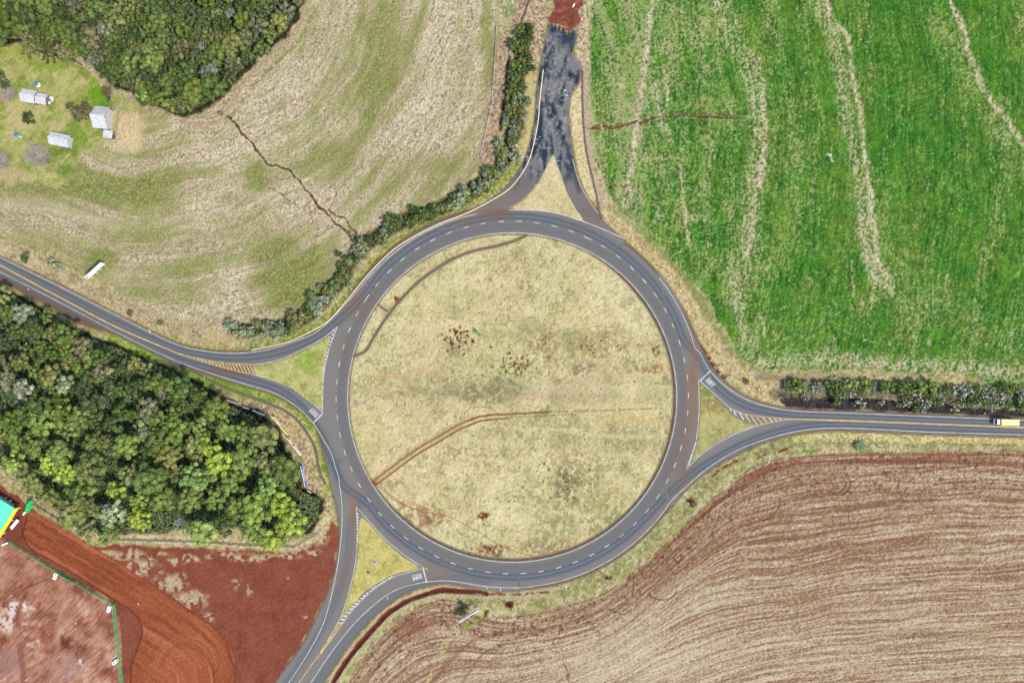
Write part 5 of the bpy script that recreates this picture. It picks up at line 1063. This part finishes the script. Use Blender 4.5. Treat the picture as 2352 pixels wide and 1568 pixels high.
# ------------------------------------------------------------------ green-roofed building at the left edge
ZC = 5.4; K_ = P3(33,1167.5,ZC); E1 = P3(-30,1128.4,ZC)-K_; E2 = P3(-8,1237,ZC)-K_; n1_ = E1.normalized(); n2_ = E2.normalized(); K0 = Vector((K_.x, K_.y, 0)); o = empty('canopy_building', K0+(E1+E2)/2*Vector((1,1,0)).length*0+(E1+E2)/2); o.location.z = 0; C0 = o.location.copy(); reg(o, 'green-roofed building with bright yellow fascia at the left edge', 'building')
ang = math.atan2(E1.y, E1.x); ctr = K0+(E1+E2)/2-C0; w1, w2 = E1.length, E2.length; mb = MB(); mb.box((0,0,ZC-.1), (w1,w2,.2), ang); mb.build('roof', M['turq'], o)
fc = K0+E2/2-C0-n1_*.12; mb = MB(); mb.box((fc.x, fc.y, ZC-1.15), (.2,w2+.4,2.6), ang); mb.build('fascia', M['yellow'], o); fc = K0+E1/2-C0-n2_*.12; mb = MB(); mb.box((fc.x, fc.y, ZC-.25), (w1,.2,.7), ang); mb.build('side_trim', M['turq'], o)
mb = MB(); mb.box((n1_.x*1.6, n1_.y*1.6, (ZC-.3)/2), (w1-4.2,w2-3,ZC-.3), ang); mb.build('wall', M['tin'], o)
for k in range(3): c = K0+E2*(.08+.42*k)+n1_*.6-C0; mb = MB(); mb.box((c.x, c.y, (ZC-.3)/2), (.35,.35,ZC-.3), ang); mb.build('column', M['white'], o)
for (x0, y0, x1, y1, w_, lab) in ((24,1214,43,1193,1.4,'white slanted frame in front of the yellow fascia'),(52,1182,64,1170,.8,'white wedge between the building and the green curved panel'),(14,1156,26,1148,.7,'pale slanted strut behind the green roof'),(4,1252,18,1246,.7,'white wedge at the lower end of the yellow fascia'),(10,1150,15,1141,.3,'thin pale strut at the upper left of the green roof')):
    a = P3(x0, y0, .5); b = P3(x1, y1, 1.5); c = (a+b)/2; c.z = 0; o = empty('slanted_stand', c); reg(o, lab , 'stand', 'white frames around the green-roofed building'); mb = MB(); d = (b-a); d.z = 0; L_ = d.length; an = math.atan2(d.y, d.x)
    mb.box((0,0,1.1), (L_,w_,.1), M=Matrix.Rotation(an, 3, 'Z') @ Matrix.Rotation(-.25, 3, 'Y')); mb.build('panel', M['white'], o); 
    for q in (-.4, .4): mb = MB(); mb.box((math.cos(an)*L_*q, math.sin(an)*L_*q, .5), (.1,.1,1.0), an); mb.build('support', M['galv'], o)
cc = [P3(*q, 3.5) for q in ((74,1150),(68,1157),(65,1166),(60,1177))]; o = empty('curved_sign', (cc[1].x, cc[1].y, 0)); reg(o, 'curved bright green panel at the corner of the haul track', 'sign'); b0 = Vector((cc[1].x, cc[1].y, 0)); mb = MB(); wds = (.35,1.15,1.15,.75)
for i in range(3):
    for s_ in (0,):
        a, b = cc[i]-b0, cc[i+1]-b0; t = (b-a); n = Vector((-t.y, t.x, 0)).normalized(); na, nb = n*wds[i], n*wds[i+1]
        for dz in (0, -.12): mb.quad(*( [(v.x, v.y, v.z+dz) for v in (a-na, b-nb, b+nb, a+na)] if dz else [(v.x, v.y, v.z) for v in (a+na, b+nb, b-nb, a-na)]))
        for sg in (-1, 1): p0, p1 = a+na*sg, b+nb*sg; mb.quad((p0.x,p0.y,p0.z),(p1.x,p1.y,p1.z),(p1.x,p1.y,p1.z-.12),(p0.x,p0.y,p0.z-.12))
mb.build('panel', M['green'], o); 
for c in (cc[1], cc[2]): mb = MB(); mb.tube([(c.x-b0.x, c.y-b0.y, 0),(c.x-b0.x, c.y-b0.y, 3.4)], .09, 6); mb.build('post', M['galv'], o)

# ------------------------------------------------------------------ truck
tf = P3(2289.6, 968.4, 2.7); a_ = math.radians(-2.2); o = empty('box_truck', (tf.x, tf.y, ZR), a_); reg(o, 'white-cabbed truck with pale yellow cargo box on the eastern road', 'truck')
# local x runs back from the cab front edge
mb = MB(); W2 = 1.2
prof = [(-.25,.55),(-.30,1.0),(-.20,1.75),(.22,2.66),(.5,2.74),(1.45,2.74),(1.55,2.6),(1.55,.55)]
n0 = len(mb.v); mb.v += [(x_, -W2*(1 if z_ < 2 else .93), z_) for x_, z_ in prof]+[(x_, W2*(1 if z_ < 2 else .93), z_) for x_, z_ in prof]; k = len(prof)
for i in range(k): j = (i+1) % k; mb.f.append((n0+i, n0+k+i, n0+k+j, n0+j)); mb.m.append(0)
mb.f.append(tuple(n0+i for i in range(k))); mb.m.append(0); mb.f.append(tuple(n0+k+i for i in range(k))[::-1]); mb.m.append(0)
cab = mb.build('cab', M['white'], o); mb = MB(); mb.quad((-.17,-1.03,1.84),(-.17,1.03,1.84),(.19,.98,2.62),(.19,-.98,2.62)); ws = [(x_-.02, y_, z_+.01) for x_, y_, z_ in mb.v]; mb.v = ws; mb.build('windshield', M['glass'], cab)
for s_ in (-1, 1):
    mb = MB(); mb.box((.75, s_*1.205, 1.95), (.8,.03,.55)); mb.build('side_window', M['glass'], cab); mb = MB(); mb.box((-.08, s_*1.42, 1.95), (.12,.3,.5)); mb.build('mirror', M['black'], cab); mb = MB(); mb.box((-.31, s_*.85, .8), (.06,.35,.2)); mb.build('headlight', M['tin'], cab)
mb = MB(); mb.box((-.3,0,.5), (.18,2.3,.3)); mb.build('bumper', M['dark'], o); mb = MB(); mb.box((4.9,0,.75), (9.0,.9,.25)); mb.build('chassis', M['dark'], o)
mb = MB(); mb.box((5.55,0,2.12), (7.75,2.56,2.7)); cg = mb.build('cargo_box', M['cargo'], o); mb = MB()
for x_ in (1.72, 9.38): mb.box((x_,0,2.13), (.14,2.66,2.8))
for s_ in (-1, 1): mb.box((5.55, s_*1.27, 3.48), (7.5,.1,.08))
mb.build('edge_trim', M['cargo'], cg); mb = MB(); mb.box((9.47,0,2.0), (.05,.06,2.4)); mb.build('rear_door_seam', M['dark'], cg)
for x_ in (.55, 6.9, 8.1):
    for s_ in (-1, 1):
        mb = MB(); mb.tube([(x_, s_*.85, .48),(x_, s_*1.17, .48)], .48, 16); wh = mb.build('wheel', M['rubber'], o); mb = MB(); mb.tube([(x_, s_*1.175, .48),(x_, s_*1.2, .48)], .24, 12); mb.build('rim', M['tin'], wh)
finish_labels()
print('OBJECT COUNT', len(bpy.data.objects))
